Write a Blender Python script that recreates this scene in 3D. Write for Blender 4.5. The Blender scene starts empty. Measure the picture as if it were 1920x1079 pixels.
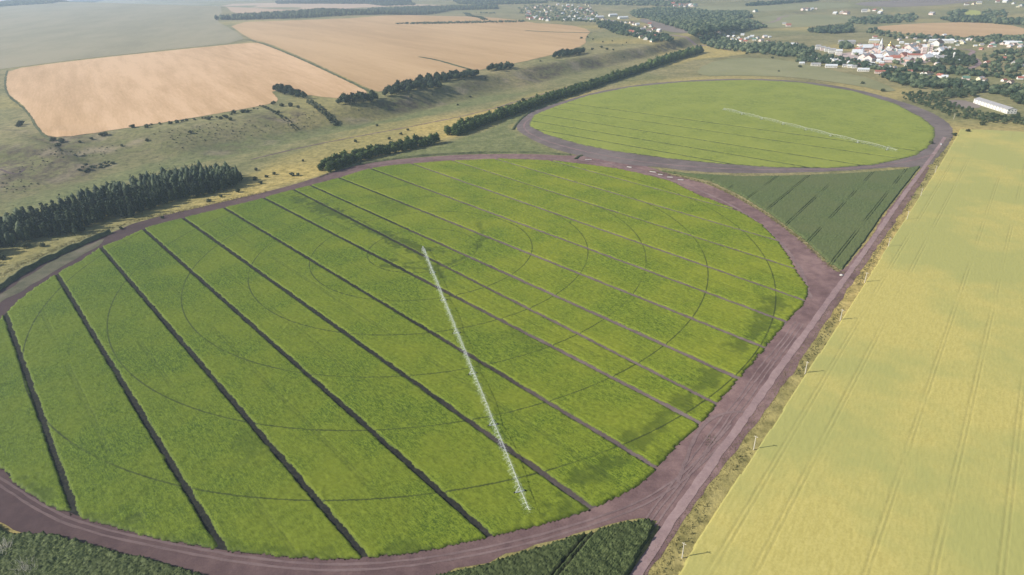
import bpy, bmesh, math, random
import numpy as np
from mathutils import Matrix, Vector

scn = bpy.context.scene
COL = scn.collection
rad = math.radians

# ------------------------------------------------------------------ camera
CAM_Z, F, PITCH, ROLL = 200.0, 1.18658, rad(27.0436), rad(-1.8)
_X = np.array([1.0, 0, 0]); _U0 = np.array([0, math.sin(PITCH), math.cos(PITCH)])
_FW = np.array([0, math.cos(PITCH), -math.sin(PITCH)])
_R = math.cos(ROLL) * _X + math.sin(ROLL) * _U0
_U = -math.sin(ROLL) * _X + math.cos(ROLL) * _U0
cd = bpy.data.cameras.new('camera'); cam = bpy.data.objects.new('camera', cd); COL.objects.link(cam)
cd.sensor_width = 36; cd.lens = 18 * F; cd.clip_start = 1.0; cd.clip_end = 90000
m = Matrix.Identity(4)
for i in range(3):
    m[i][0] = _R[i]; m[i][1] = _U[i]; m[i][2] = -_FW[i]
m[2][3] = CAM_Z
cam.matrix_world = m
scn.camera = cam

# ------------------------------------------------------------------ sky, sun, exposure
SUN_EL, SUN_AZ = rad(33), rad(262)            # azimuth measured clockwise from +Y: sun stands on the left (-X)
w = bpy.data.worlds.new('World'); scn.world = w; w.use_nodes = True
nt = w.node_tree; bg = nt.nodes['Background']
sky = nt.nodes.new('ShaderNodeTexSky'); sky.sky_type = 'NISHITA'; sky.sun_disc = False
sky.sun_elevation = SUN_EL; sky.sun_rotation = SUN_AZ; sky.altitude = 300; sky.dust_density = 2.0
nt.links.new(sky.outputs[0], bg.inputs[0]); bg.inputs[1].default_value = 0.095
sl = bpy.data.lights.new('sun', 'SUN'); sl.energy = 4.8; sl.angle = rad(0.53); sl.color = (1.0, 0.95, 0.86)
so = bpy.data.objects.new('sun', sl); COL.objects.link(so)
sdir = Vector((math.sin(SUN_AZ) * math.cos(SUN_EL), math.cos(SUN_AZ) * math.cos(SUN_EL), math.sin(SUN_EL)))
so.rotation_euler = sdir.to_track_quat('Z', 'Y').to_euler(); so.location = (-400, 0, 600)
scn.view_settings.view_transform = 'Standard'; scn.view_settings.look = 'None'
scn.view_settings.exposure = 0.30; scn.view_settings.gamma = 1.0; scn.view_settings.use_curve_mapping = False
scn.cycles.volume_bounces = 1
scn.cycles.transparent_max_bounces = 24

# ------------------------------------------------------------------ numeric helpers
rng = np.random.default_rng(7); random.seed(7)
def _hash(ix, iy, seed):
    h = (ix.astype(np.int64) * 374761393 + iy.astype(np.int64) * 668265263 + seed * 2246822519) & 0xffffffff
    h = ((h ^ (h >> 13)) * 1274126177) & 0xffffffff
    h = h ^ (h >> 16)
    return (h & 0xffffff) / float(0xffffff)
def vn(x, y, seed=0):                          # value noise 0..1
    x = np.asarray(x, float); y = np.asarray(y, float)
    xi = np.floor(x); yi = np.floor(y); fx = x - xi; fy = y - yi
    fx = fx * fx * (3 - 2 * fx); fy = fy * fy * (3 - 2 * fy)
    a = _hash(xi, yi, seed); b = _hash(xi + 1, yi, seed); c = _hash(xi, yi + 1, seed); d = _hash(xi + 1, yi + 1, seed)
    return (a * (1 - fx) + b * fx) * (1 - fy) + (c * (1 - fx) + d * fx) * fy
def sms(a, b, x):
    t = np.clip((np.asarray(x, float) - a) / (b - a), 0, 1); return t * t * (3 - 2 * t)
def ray(u, v):
    x = (u - 960) / 960.0; y = -(v - 539.5) / 960.0
    return x * _R + y * _U + F * _FW
def G0(u, v, z=0.0):                           # survey bearing -> point on the level plane at height z
    d = ray(u, v); t = (z - CAM_Z) / min(d[2], -1e-3); return np.array([d[0] * t, d[1] * t])

# ------------------------------------------------------------------ terrain: river flats, an eroded slope, a plateau, far rolling land
PLAT = 22.0
_s = np.array([540 + 292, 1770 - 624], float); _s /= np.linalg.norm(_s); _n = np.array([-_s[1], _s[0]])
_toe = np.array([G0(u, v) for u, v in [(-260, 480), (0, 402), (100, 368), (200, 338), (330, 308), (460, 290), (620, 250), (800, 206), (1000, 160), (1200, 112), (1300, 88)]])
_rim = np.array([G0(u, v, PLAT) for u, v in [(-260, 250), (0, 240), (95, 270), (280, 245), (500, 208), (640, 198), (720, 184), (900, 142), (1060, 112), (1150, 96), (1240, 80)]])
_to = np.stack([_toe @ _s, _toe @ _n], 1); _ro = np.stack([_rim @ _s, _rim @ _n], 1)
_to = _to[np.argsort(_to[:, 0])]; _ro = _ro[np.argsort(_ro[:, 0])]
def H(x, y):
    x = np.asarray(x, float); y = np.asarray(y, float)
    s = x * _s[0] + y * _s[1]; n = x * _n[0] + y * _n[1]
    nt_ = np.interp(s, _to[:, 0], _to[:, 1]); nr_ = np.interp(s, _ro[:, 0], _ro[:, 1]); nr_ = np.maximum(nr_, nt_ + 35)
    t = np.clip((n - nt_) / (nr_ - nt_), 0, 1)
    fade = 1 - sms(2200, 3000, s)
    r = np.hypot(x, y)
    z = PLAT * t * t * (3 - 2 * t) * fade
    ns = (vn(x / 55, y / 55, 3) - .5) * 7 + (vn((s + n * .5) / 20, (n - s * .3) / 70, 4) - .5) * 5.0 + (vn(x / 11, y / 11, 5) - .5) * 0.9
    z = z + ns * np.clip(4 * t * (1 - t), 0, 1) * fade
    z = z + 55 * (1 - np.exp(-np.maximum(0, n - nr_ - 60) / 2600)) * fade
    z = z + 65 * sms(2300, 7000, r) + 14 * (vn(x / 900, y / 900, 6) - .5) * sms(2400, 3800, r)
    return z
_tt = np.concatenate([np.geomspace(120, 3000, 500), np.geomspace(3010, 30000, 500)])
def G(u, v):                                   # survey bearing -> point on the terrain (x, y, z)
    d = ray(u, v); dh = math.hypot(d[0], d[1])
    px = d[0] / dh * _tt; py = d[1] / dh * _tt; pz = CAM_Z + d[2] / dh * _tt
    k = np.argmax(pz - H(px, py) <= 0)
    if k == 0: k = len(_tt) - 1 if pz[0] > 0 else 1
    a, b = _tt[k - 1], _tt[k]
    for _ in range(18):
        mdl = (a + b) / 2
        if CAM_Z + d[2] / dh * mdl <= H(d[0] / dh * mdl, d[1] / dh * mdl): b = mdl
        else: a = mdl
    x, y = d[0] / dh * b, d[1] / dh * b
    return np.array([x, y, float(H(x, y))])
def GP(lst): return np.array([G(u, v)[:2] for u, v in lst])
def inpoly(px, py, poly):
    px = np.asarray(px); py = np.asarray(py); c = np.zeros(px.shape, bool)
    x0, y0 = poly[:, 0], poly[:, 1]; x1, y1 = np.roll(x0, -1), np.roll(y0, -1)
    for a, b, e, f in zip(x0, y0, x1, y1):
        if b == f: continue
        k = ((b > py) != (f > py)) & (px < (e - a) * (py - b) / (f - b) + a); c ^= k
    return c
def dpoly(px, py, pl, closed=False):           # distance to a polyline
    best = np.full(np.shape(px), 1e9); n = len(pl)
    for i in range(n if closed else n - 1):
        a = pl[i]; b = pl[(i + 1) % n]; ab = b - a; L = ab @ ab + 1e-9
        t = np.clip(((px - a[0]) * ab[0] + (py - a[1]) * ab[1]) / L, 0, 1)
        best = np.minimum(best, np.hypot(px - a[0] - t * ab[0], py - a[1] - t * ab[1]))
    return best
def smooth(P, closed=False, it=2):             # Chaikin corner cutting
    P = np.asarray(P, float)
    for _ in range(it):
        Q = np.roll(P, -1, 0) if closed else P[1:]
        A = P if closed else P[:-1]
        N = np.empty((2 * len(A), 2)); N[0::2] = .75 * A + .25 * Q; N[1::2] = .25 * A + .75 * Q
        if not closed: N = np.vstack([P[:1], N, P[-1:]])
        P = N
    return P
def resample(P, step, closed=False):
    P = np.asarray(P, float)
    if closed: P = np.vstack([P, P[:1]])
    L = np.concatenate([[0], np.cumsum(np.hypot(*np.diff(P, axis=0).T))])
    k = max(3, int(L[-1] / step)); q = np.linspace(0, L[-1], k + 1)
    if closed: q = q[:-1]
    return np.stack([np.interp(q, L, P[:, 0]), np.interp(q, L, P[:, 1])], 1)
def rag(P, amp, wl, seed):                     # uneven edge
    return P + np.stack([vn(P[:, 0] / wl, P[:, 1] / wl, seed) - .5, vn(P[:, 0] / wl, P[:, 1] / wl, seed + 9) - .5], 1) * 2 * amp

# ------------------------------------------------------------------ object helpers
def mesh_np(name, V, Fq, mat, smooth_=False, attrs=None):
    me = bpy.data.meshes.new(name); V = np.asarray(V, np.float32); Fq = np.asarray(Fq, np.int32)
    k = Fq.shape[1]
    me.vertices.add(len(V)); me.vertices.foreach_set('co', V.ravel())
    me.loops.add(Fq.size); me.loops.foreach_set('vertex_index', Fq.ravel())
    me.polygons.add(len(Fq)); me.polygons.foreach_set('loop_start', np.arange(0, Fq.size, k, dtype=np.int32))
    me.polygons.foreach_set('loop_total', np.full(len(Fq), k, np.int32))
    if smooth_: me.polygons.foreach_set('use_smooth', np.ones(len(Fq), bool))
    for a, val in (attrs or {}).items():
        at = me.attributes.new(a, 'FLOAT', 'POINT'); at.data.foreach_set('value', np.asarray(val, np.float32))
    me.update(calc_edges=True)
    if mat: me.materials.append(mat)
    return me
def link(name, me, parent=None, loc=None, rotz=None, scale=None):
    o = bpy.data.objects.new(name, me); COL.objects.link(o)
    if parent is not None: o.parent = parent
    if loc is not None: o.location = loc
    if rotz is not None: o.rotation_euler = (0, 0, rotz)
    if scale is not None: o.scale = scale if hasattr(scale, '__len__') else (scale,) * 3
    return o
def tag(o, label=None, cat=None, group=None, kind=None):
    if label: o['label'] = label
    if cat: o['category'] = cat
    if group: o['group'] = group
    if kind: o['kind'] = kind
    return o
def struct(o, label): return tag(o, label, None, None, 'structure')
class MB:                                      # a small mesh collector
    def __init__(s): s.v = []; s.f = []
    def add(s, V, Fs):
        o = len(s.v); s.v += [tuple(map(float, p)) for p in V]; s.f += [tuple(i + o for i in f) for f in Fs]; return s
    def box(s, c, d, rz=0.0, taper=1.0):
        cx, cy, cz = c; a, b, h = d[0] / 2, d[1] / 2, d[2] / 2; V = []
        for z, t in ((-h, 1), (h, taper)):
            for x, y in ((-a, -b), (a, -b), (a, b), (-a, b)):
                x *= t; y *= t
                V.append((cx + x * math.cos(rz) - y * math.sin(rz), cy + x * math.sin(rz) + y * math.cos(rz), cz + z))
        return s.add(V, [(3, 2, 1, 0), (4, 5, 6, 7), (0, 1, 5, 4), (1, 2, 6, 5), (2, 3, 7, 6), (3, 0, 4, 7)])
    def tube(s, p, q, r0, r1=None, n=6):
        p = Vector(p); q = Vector(q); r1 = r0 if r1 is None else r1
        d = (q - p).normalized(); a = d.orthogonal().normalized(); b = d.cross(a); V = []
        for c, r in ((p, r0), (q, r1)):
            for i in range(n):
                t = 2 * math.pi * i / n; V.append(c + a * (r * math.cos(t)) + b * (r * math.sin(t)))
        Fs = [(i, (i + 1) % n, n + (i + 1) % n, n + i) for i in range(n)] + [tuple(range(n))[::-1], tuple(range(n, 2 * n))]
        return s.add(V, Fs)
    def cone(s, c, r0, r1, z0, z1, n=12):
        return s.tube((c[0], c[1], z0), (c[0], c[1], z1), r0, max(r1, .02), n)
    def prism(s, poly, x0, x1):                # (y, z) outline swept along x
        n = len(poly); V = [(x0, y, z) for y, z in poly] + [(x1, y, z) for y, z in poly]
        return s.add(V, [tuple(range(n))[::-1], tuple(range(n, 2 * n))] + [(i, (i + 1) % n, n + (i + 1) % n, n + i) for i in range(n)])
    def mesh(s, name, mat):
        me = bpy.data.meshes.new(name); me.from_pydata(s.v, [], s.f); me.materials.append(mat); me.update(); return me
    def build(s, name, mat, parent=None, **k): return link(name, s.mesh(name, mat), parent, **k)
def empty(name, loc, rz=0.0, sc=None):
    o = bpy.data.objects.new(name, None); COL.objects.link(o); o.location = loc; o.rotation_euler = (0, 0, rz)
    o.empty_display_size = .5
    if sc is not None: o.scale = sc if hasattr(sc, '__len__') else (sc,) * 3
    return o

# ------------------------------------------------------------------ materials
def newmat(name, rough=.85, spec=.25):
    mt = bpy.data.materials.new(name); mt.use_nodes = True; b = mt.node_tree.nodes['Principled BSDF']
    b.inputs['Roughness'].default_value = rough; b.inputs['Specular IOR Level'].default_value = spec
    return mt, mt.node_tree, b
def node(nt, t, **kw):
    n = nt.nodes.new(t)
    for k, v in kw.items(): setattr(n, k, v)
    return n
def coords(nt, scale=(1, 1, 1), rotz=0):
    tc = node(nt, 'ShaderNodeTexCoord'); mp = node(nt, 'ShaderNodeMapping')
    mp.vector_type = 'TEXTURE'               # turn first, then stretch along the turned axes
    mp.inputs['Scale'].default_value = tuple(1 / q for q in scale); mp.inputs['Rotation'].default_value = (0, 0, rotz)
    nt.links.new(tc.outputs['Object'], mp.inputs[0]); return mp.outputs[0]
def noise(nt, vec, scale, detail=3, rough=.55):
    n = node(nt, 'ShaderNodeTexNoise'); n.inputs['Scale'].default_value = scale; n.inputs['Detail'].default_value = detail
    n.inputs['Roughness'].default_value = rough; nt.links.new(vec, n.inputs['Vector']); return n.outputs['Fac']
def ramp(nt, fac, stops):
    r = node(nt, 'ShaderNodeValToRGB'); e = r.color_ramp.elements
    while len(e) < len(stops): e.new(.5)
    for el, (p, c) in zip(e, stops): el.position = p; el.color = (*c, 1) if len(c) == 3 else c
    nt.links.new(fac, r.inputs[0]); return r.outputs[0]
def mix(nt, fac, a, b, mode='MIX'):
    n = node(nt, 'ShaderNodeMix', data_type='RGBA', blend_type=mode)
    for inp, val in ((n.inputs[0], fac), (n.inputs[6], a), (n.inputs[7], b)):
        if hasattr(val, 'links') or isinstance(val, bpy.types.NodeSocket): nt.links.new(val, inp)
        elif isinstance(val, (int, float)): inp.default_value = val
        else: inp.default_value = (*val, 1)
    return n.outputs[2]
def attr(nt, name):
    a = node(nt, 'ShaderNodeAttribute', attribute_name=name); return a.outputs['Fac']
def fmath(nt, op, a, b=None, clamp=False):
    n = node(nt, 'ShaderNodeMath', operation=op, use_clamp=clamp)
    for i, val in enumerate((a, b)):
        if val is None: continue
        if isinstance(val, (int, float)): n.inputs[i].default_value = val
        else: nt.links.new(val, n.inputs[i])
    return n.outputs[0]
def bump(nt, b, height, strength, dist):
    n = node(nt, 'ShaderNodeBump'); n.inputs['Strength'].default_value = strength; n.inputs['Distance'].default_value = dist
    nt.links.new(height, n.inputs['Height']); nt.links.new(n.outputs[0], b.inputs['Normal'])

def wet_shade_mask(nt, x0, x1):                       # 1 left of the arm (wet field gaps; shade painted into road and crop), 0 ahead of it
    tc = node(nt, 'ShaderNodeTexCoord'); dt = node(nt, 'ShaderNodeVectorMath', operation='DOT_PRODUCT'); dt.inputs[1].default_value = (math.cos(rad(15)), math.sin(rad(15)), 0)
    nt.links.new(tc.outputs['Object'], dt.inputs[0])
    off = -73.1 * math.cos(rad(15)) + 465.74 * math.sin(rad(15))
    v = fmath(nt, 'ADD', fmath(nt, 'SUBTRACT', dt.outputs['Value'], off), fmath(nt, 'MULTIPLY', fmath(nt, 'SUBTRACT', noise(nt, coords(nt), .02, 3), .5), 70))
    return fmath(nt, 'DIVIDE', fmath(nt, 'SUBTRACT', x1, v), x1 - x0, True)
def m_crop(name, dark, mid, light, yellow, soil, rotz, clump=1.1, patch=.018, bstr=.8, ring=None, left_shade=None, yr=(.40, .62, .75)):
    mt, nt, b = newmat(name, .75, .2)
    v = coords(nt); vr = coords(nt, (.24, 1, 1), -rotz)
    fine = noise(nt, v, clump, 3, .7); row = noise(nt, vr, clump * .9, 2); big = noise(nt, v, patch, 3, .6); mid_n = noise(nt, v, .12, 3)
    f = fmath(nt, 'ADD', fmath(nt, 'MULTIPLY', fine, .6), fmath(nt, 'MULTIPLY', row, .4))
    c = ramp(nt, f, [(.39, dark), (.49, mid), (.60, light)])
    yf = fmath(nt, 'ADD', fmath(nt, 'MULTIPLY', big, .88), fmath(nt, 'MULTIPLY', mid_n, .12))
    c = mix(nt, ramp(nt, yf, [(yr[0], (0, 0, 0)), (yr[1], (yr[2],) * 3)]), c, yellow)
    c2 = mix(nt, fmath(nt, 'MULTIPLY', fine, .25), c, dark)
    sp = fmath(nt, 'MULTIPLY', attr(nt, 'sparse'), fmath(nt, 'ADD', fine, .35), True)
    c = mix(nt, sp, c2, tuple(.55 * d + .45 * s for d, s in zip(dark, soil)))
    if left_shade: c = mix(nt, fmath(nt, 'MULTIPLY', wet_shade_mask(nt, -230, 140), left_shade), c, mix(nt, 1.0, c, (.52, .64, .42), 'MULTIPLY'))  # left side's shade and deeper green multiplied into the crop colour
    c = mix(nt, attr(nt, 'soil'), c, soil)
    if ring:                                    # narrow wheel ruts pressed by the sprinkler towers
        (cx, cy), stp, nr, hw, st = ring
        tc = node(nt, 'ShaderNodeTexCoord'); sub = node(nt, 'ShaderNodeVectorMath', operation='SUBTRACT'); sub.inputs[1].default_value = (cx, cy, 0)
        mul = node(nt, 'ShaderNodeVectorMath', operation='MULTIPLY'); mul.inputs[1].default_value = (1, 1, 0); ln = node(nt, 'ShaderNodeVectorMath', operation='LENGTH')
        nt.links.new(tc.outputs['Object'], sub.inputs[0]); nt.links.new(sub.outputs[0], mul.inputs[0]); nt.links.new(mul.outputs[0], ln.inputs[0])
        d = ln.outputs['Value']; pp = fmath(nt, 'PINGPONG', d, stp / 2)     # 0 on every whole multiple of the span
        lim = fmath(nt, 'LESS_THAN', d, stp * (nr + .3)); lo_ = fmath(nt, 'GREATER_THAN', d, stp * .5)
        wob = fmath(nt, 'MULTIPLY', mid_n, .35)
        line = ramp(nt, fmath(nt, 'MULTIPLY', fmath(nt, 'ADD', pp, wob), 1 / (hw * 4)), [(.18, (1, 1, 1)), (.42, (0, 0, 0))])
        k = fmath(nt, 'MULTIPLY', fmath(nt, 'MULTIPLY', lim, lo_), ramp(nt, big, [(.36, (.35, .35, .35)), (.5, (1, 1, 1))]))
        c = mix(nt, fmath(nt, 'MULTIPLY', fmath(nt, 'MULTIPLY', line, k), st), c, soil)
    nt.links.new(c, b.inputs['Base Color']); bump(nt, b, f, bstr, .3); return mt
def m_ground(name, cols, scales=(.008, .06, .7), bstr=.5, bdist=.4, rough=.95, stretch=(1, 1, 1), rotz=0):
    mt, nt, b = newmat(name, rough, .1)
    v = coords(nt, stretch, rotz); a = noise(nt, v, scales[0], 4, .6); c = noise(nt, v, scales[1], 4, .6); d = noise(nt, v, scales[2], 4, .65)
    f = fmath(nt, 'ADD', fmath(nt, 'ADD', fmath(nt, 'MULTIPLY', a, .45), fmath(nt, 'MULTIPLY', c, .33)), fmath(nt, 'MULTIPLY', d, .22))
    k = len(cols); col = ramp(nt, f, [(.41 + .18 * i / (k - 1), cc) for i, cc in enumerate(cols)])
    nt.links.new(col, b.inputs['Base Color']); bump(nt, b, d, bstr, bdist); return mt, nt, b, col
def m_plain(name, col, rough=.7, spec=.3, var=.12, scale=.8, metal=0.0):
    mt, nt, b = newmat(name, rough, spec); v = coords(nt); n = noise(nt, v, scale, 4)
    lo = tuple(max(0, c * (1 - var)) for c in col); hi = tuple(min(1, c * (1 + var)) for c in col)
    nt.links.new(ramp(nt, n, [(.3, lo), (.7, hi)]), b.inputs['Base Color']); b.inputs['Metallic'].default_value = metal; return mt
def m_leaf(name, cols, trans=.25):
    mt, nt, b = newmat(name, .7, .2)
    oi = node(nt, 'ShaderNodeObjectInfo'); v = coords(nt); n = noise(nt, v, .9, 3)
    f = fmath(nt, 'ADD', fmath(nt, 'ADD', fmath(nt, 'MULTIPLY', n, .6), fmath(nt, 'MULTIPLY', oi.outputs['Random'], .4)), attr(nt, 'tint'))
    c = ramp(nt, f, [(.25, cols[0]), (.5, cols[1]), (.8, cols[2])])
    nt.links.new(c, b.inputs['Base Color'])
    tr = node(nt, 'ShaderNodeBsdfTranslucent'); ms = node(nt, 'ShaderNodeMixShader'); ms.inputs[0].default_value = trans
    nt.links.new(c, tr.inputs[0]); nt.links.new(b.outputs[0], ms.inputs[1]); nt.links.new(tr.outputs[0], ms.inputs[2])
    nt.links.new(ms.outputs[0], nt.nodes['Material Output'].inputs[0]); return mt

ROW = rad(132)
M = {}
SOIL_DARK = (.050, .036, .034)
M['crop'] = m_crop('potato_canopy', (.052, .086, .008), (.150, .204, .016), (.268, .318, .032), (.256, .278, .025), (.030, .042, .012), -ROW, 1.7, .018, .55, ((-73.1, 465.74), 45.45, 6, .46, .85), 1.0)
M['crop_far'] = m_crop('potato_canopy_far', (.135, .165, .028), (.215, .25, .042), (.29, .325, .06), (.28, .305, .055), (.05, .07, .03), -ROW, .6)
M['maize'] = m_crop('maize_canopy', (.020, .034, .012), (.066, .094, .032), (.19, .225, .085), (.085, .105, .040), (.020, .022, .014), -rad(51), 1.9, .03, 1.0)
M['dense_green'] = m_crop('dense_green_canopy', (.072, .094, .032), (.108, .138, .048), (.145, .178, .066), (.132, .148, .058), (.026, .038, .014), -rad(51), .9, .02, .5)
M['wheat'] = m_crop('ripening_wheat', (.425, .362, .108), (.47, .407, .125), (.52, .447, .148), (.345, .35, .118), (.27, .235, .085), -rad(51), 1.0, .010, .25, None, None, (.42, .56, .85))
mt, nt, b, col = m_ground('steppe_grass', [(.165, .155, .078), (.225, .205, .105), (.285, .25, .135), (.33, .28, .16)], (.007, .05, .4), .8, .8)
dryc = ramp(nt, noise(nt, coords(nt), .09, 4), [(.35, (.36, .285, .105)), (.65, (.52, .41, .17))])
col = mix(nt, attr(nt, 'dry'), col, dryc)
col = mix(nt, attr(nt, 'green'), col, ramp(nt, noise(nt, coords(nt), .05, 4), [(.35, (.145, .165, .075)), (.65, (.215, .225, .110))]))
scr = ramp(nt, noise(nt, coords(nt), .05, 8, .72), [(.40, (0, 0, 0)), (.56, (.95, .95, .95))])
col = mix(nt, fmath(nt, 'MULTIPLY', attr(nt, 'scrub'), scr), col, (.098, .080, .062))
col = mix(nt, attr(nt, 'bare'), col, (.30, .25, .19))
col = mix(nt, 1.0, col, ramp(nt, noise(nt, coords(nt), .16, 7, .7), [(.36, (.60, .61, .52)), (.5, (.95, .93, .84)), (.64, (1.2, 1.16, 1.0))]), 'MULTIPLY')
nt.links.new(col, b.inputs['Base Color']); M['ground'] = mt
mt, nt, b, col = m_ground('bare_soil', [(.140, .086, .086), (.200, .126, .121), (.27, .175, .162)], (.03, .16, 1.2), .5, .12)
nt.links.new(mix(nt, fmath(nt, 'MULTIPLY', wet_shade_mask(nt, -260, 110), .85), col, (.052, .036, .040)), b.inputs['Base Color']); M['soil'] = mt  # shade of the lower left mixed into the road soil colour
M['track'] = m_ground('packed_track', [(.245, .17, .17), (.295, .205, .2), (.345, .245, .235)], (.04, .3, 1.5), .3, .06, .9)[0]
mt, nt, b, col = m_ground('rutted_track', [(.175, .12, .118), (.225, .155, .150), (.27, .19, .182)], (.04, .3, 1.5), .3, .06, .9)
nt.links.new(mix(nt, fmath(nt, 'MULTIPLY', wet_shade_mask(nt, -260, 110), .7), col, (.090, .065, .068)), b.inputs['Base Color']); M['rut'] = mt  # ruts carry the same painted shade on the left
mt, nt, b, col = m_ground('field_soil', [(.13, .098, .095), (.175, .130, .125), (.215, .165, .155)], (.03, .15, 1.1), .7, .2)
col = mix(nt, fmath(nt, 'MULTIPLY', wet_shade_mask(nt, -20, 70), .93), col, ramp(nt, noise(nt, coords(nt), .5, 5, .7), [(.42, (.009, .012, .012)), (.66, (.034, .038, .026))]))
nt.links.new(col, b.inputs['Base Color']); M['fieldsoil'] = mt
PINKDIR = math.atan2(*(G0(283, 117, 24) - G0(367, 187, 24))[::-1])
M['stubble'] = m_ground('pink_stubble', [(.46, .295, .155), (.55, .36, .2), (.64, .43, .255)], (.006, .05, .35), .3, .25, .95, (.12, 1, 1), PINKDIR)[0]
M['tanfield'] = m_ground('ripe_grain', [(.43, .28, .145), (.49, .325, .172), (.54, .365, .2)], (.004, .02, .2), .3, .3, .95, (.15, 1, 1), rad(125))[0]
M['farpink'] = m_ground('far_stubble', [(.46, .33, .23), (.52, .38, .27)], (.002, .01, .1), .1, .2)[0]
M['greygreen'] = m_ground('grey_green_crop', [(.245, .22, .14), (.28, .25, .16), (.315, .275, .18)], (.003, .012, .1), .3, .3, .95, (1, .3, 1), rad(15))[0]
M['purple'] = m_ground('far_fallow', [(.20, .16, .14), (.26, .21, .185)], (.003, .01, .1), .2, .2)[0]
M['olive'] = m_ground('far_pasture', [(.21, .205, .10), (.28, .265, .14)], (.003, .01, .1), .2, .2)[0]
M['yellowfar'] = m_ground('far_yellow_crop', [(.33, .34, .09), (.38, .39, .12)], (.003, .01, .1), .2, .2)[0]
M['bank'] = m_ground('grassy_bank', [(.050, .062, .030), (.095, .108, .052), (.15, .15, .075)], (.03, .2, 1.2), .8, .3)[0]
M['pine'] = m_leaf('conifer_needles', [(.016, .030, .019), (.036, .058, .031), (.088, .115, .056)], .12)
M['leaf'] = m_leaf('belt_leaves', [(.028, .054, .017), (.062, .100, .029), (.130, .170, .050)])
M['leaf2'] = m_leaf('village_leaves', [(.036, .062, .034), (.080, .112, .058), (.160, .190, .100)])
M['shrub'] = m_leaf('shrub_leaves', [(.040, .050, .026), (.072, .085, .040), (.120, .125, .062)])
M['weed'] = m_leaf('verge_weeds', [(.095, .095, .034), (.18, .16, .062), (.30, .25, .11)], .3)
M['deadweed'] = m_leaf('dead_weed_stalks', [(.34, .32, .25), (.48, .45, .37), (.62, .60, .52)], .3)
M['bark'] = m_plain('bark', (.075, .058, .042), .9)
M['poletimber'] = m_plain('weathered_pole', (.55, .51, .43), .8, .2, .2, 2)
M['galv'] = m_plain('galvanised_steel', (.62, .63, .63), .4, .5, .1, 1.2, .35)
M['tyre'] = m_plain('tyre_rubber', (.022, .022, .024), .8)
M['black'] = m_plain('black_hose', (.03, .03, .03), .6)
M['white'] = m_plain('white_render', (.70, .68, .64), .8, .2, .08, .3)
M['cream'] = m_plain('cream_render', (.70, .63, .45), .8, .2, .08, .3)
M['pinkw'] = m_plain('pink_brick', (.55, .36, .30), .85, .2, .12, .5)
M['rosew'] = m_plain('pale_rose_render', (.72, .58, .53), .85, .2, .1, .3)
M['greyw'] = m_plain('grey_panel_wall', (.48, .46, .44), .85, .2, .1, .3)
M['log'] = m_plain('timber_wall', (.20, .14, .09), .85, .2, .2, 1)
M['r_grey'] = m_plain('slate_sheet_roof', (.34, .33, .335), .6, .3, .15, .5)
M['r_pale'] = m_plain('pale_metal_roof', (.62, .64, .66), .45, .5, .1, .5)
M['r_red'] = m_plain('rust_red_roof', (.33, .12, .085), .7, .3, .2, .6)
M['r_brown'] = m_plain('brown_roof', (.17, .115, .085), .75, .3, .2, .6)
M['r_green'] = m_plain('green_metal_roof', (.11, .20, .15), .6, .3, .2, .6)
M['glass'] = m_plain('window_glass', (.035, .045, .055), .15, .6, .1)
M['gold'] = m_plain('gilded_dome', (.55, .40, .14), .3, .6, .1, 1, .6)
M['conc'] = m_plain('pale_concrete', (.52, .50, .46), .85, .2, .15, 1.5)
M['carpaint'] = m_plain('white_car_paint', (.80, .80, .80), .3, .5, .03)
M['lamp'] = m_plain('lamp_glass', (.7, .7, .65), .2, .6, .05)
mt = bpy.data.materials.new('water_spray'); mt.use_nodes = True; nt = mt.node_tree; nt.nodes.remove(nt.nodes['Principled BSDF'])
df = node(nt, 'ShaderNodeBsdfDiffuse'); df.inputs[0].default_value = (.9, .92, .93, 1); tl = node(nt, 'ShaderNodeBsdfTranslucent'); tl.inputs[0].default_value = (.9, .92, .93, 1)
a1 = node(nt, 'ShaderNodeAddShader'); tp = node(nt, 'ShaderNodeBsdfTransparent'); ms = node(nt, 'ShaderNodeMixShader'); ms.inputs[0].default_value = .42
nt.links.new(df.outputs[0], a1.inputs[0]); nt.links.new(tl.outputs[0], a1.inputs[1]); nt.links.new(tp.outputs[0], ms.inputs[1]); nt.links.new(a1.outputs[0], ms.inputs[2])
nt.links.new(ms.outputs[0], nt.nodes['Material Output'].inputs[0]); M['spray'] = mt

# ------------------------------------------------------------------ traced outlines (survey bearings -> ground)
F1_PX = [(523, 363), (590, 346), (640, 333), (690, 317), (740, 310), (840, 302), (940, 298), (1040, 302), (1107, 310), (1160, 317), (1207, 328), (1257, 340), (1313, 367), (1380, 393), (1430, 423), (1460, 453), (1480, 483), (1500, 517), (1517, 540), (1518, 553), (1507, 573), (1487, 593), (1447, 640), (1423, 670), (1383, 717), (1347, 757), (1327, 787), (1293, 817), (1233, 880), (1207, 907), (1173, 927), (1107, 960), (1007, 990), (920, 1010), (800, 1037), (700, 1048), (633, 1053), (533, 1048), (433, 1037), (333, 1022), (267, 1007), (167, 980), (127, 968), (90, 950), (33, 913), (2, 880), (-38, 820), (-58, 750), (-55, 690), (-30, 630), (0, 595), (50, 550), (107, 513), (150, 490), (190, 463), (227, 450), (267, 430), (300, 420), (340, 410), (413, 392), (483, 375)]
F1 = GP(F1_PX)
F2_PX = [(1720, 292), (1690, 300), (1640, 310), (1560, 316), (1450, 315), (1350, 308), (1250, 298), (1150, 284), (1080, 270), (1020, 252), (990, 236), (1000, 216), (1040, 200), (1100, 180), (1180, 164), (1280, 154), (1400, 150), (1500, 155), (1600, 171), (1680, 195), (1730, 221), (1755, 241), (1755, 258), (1740, 278)]
F2 = GP(F2_PX)
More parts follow.
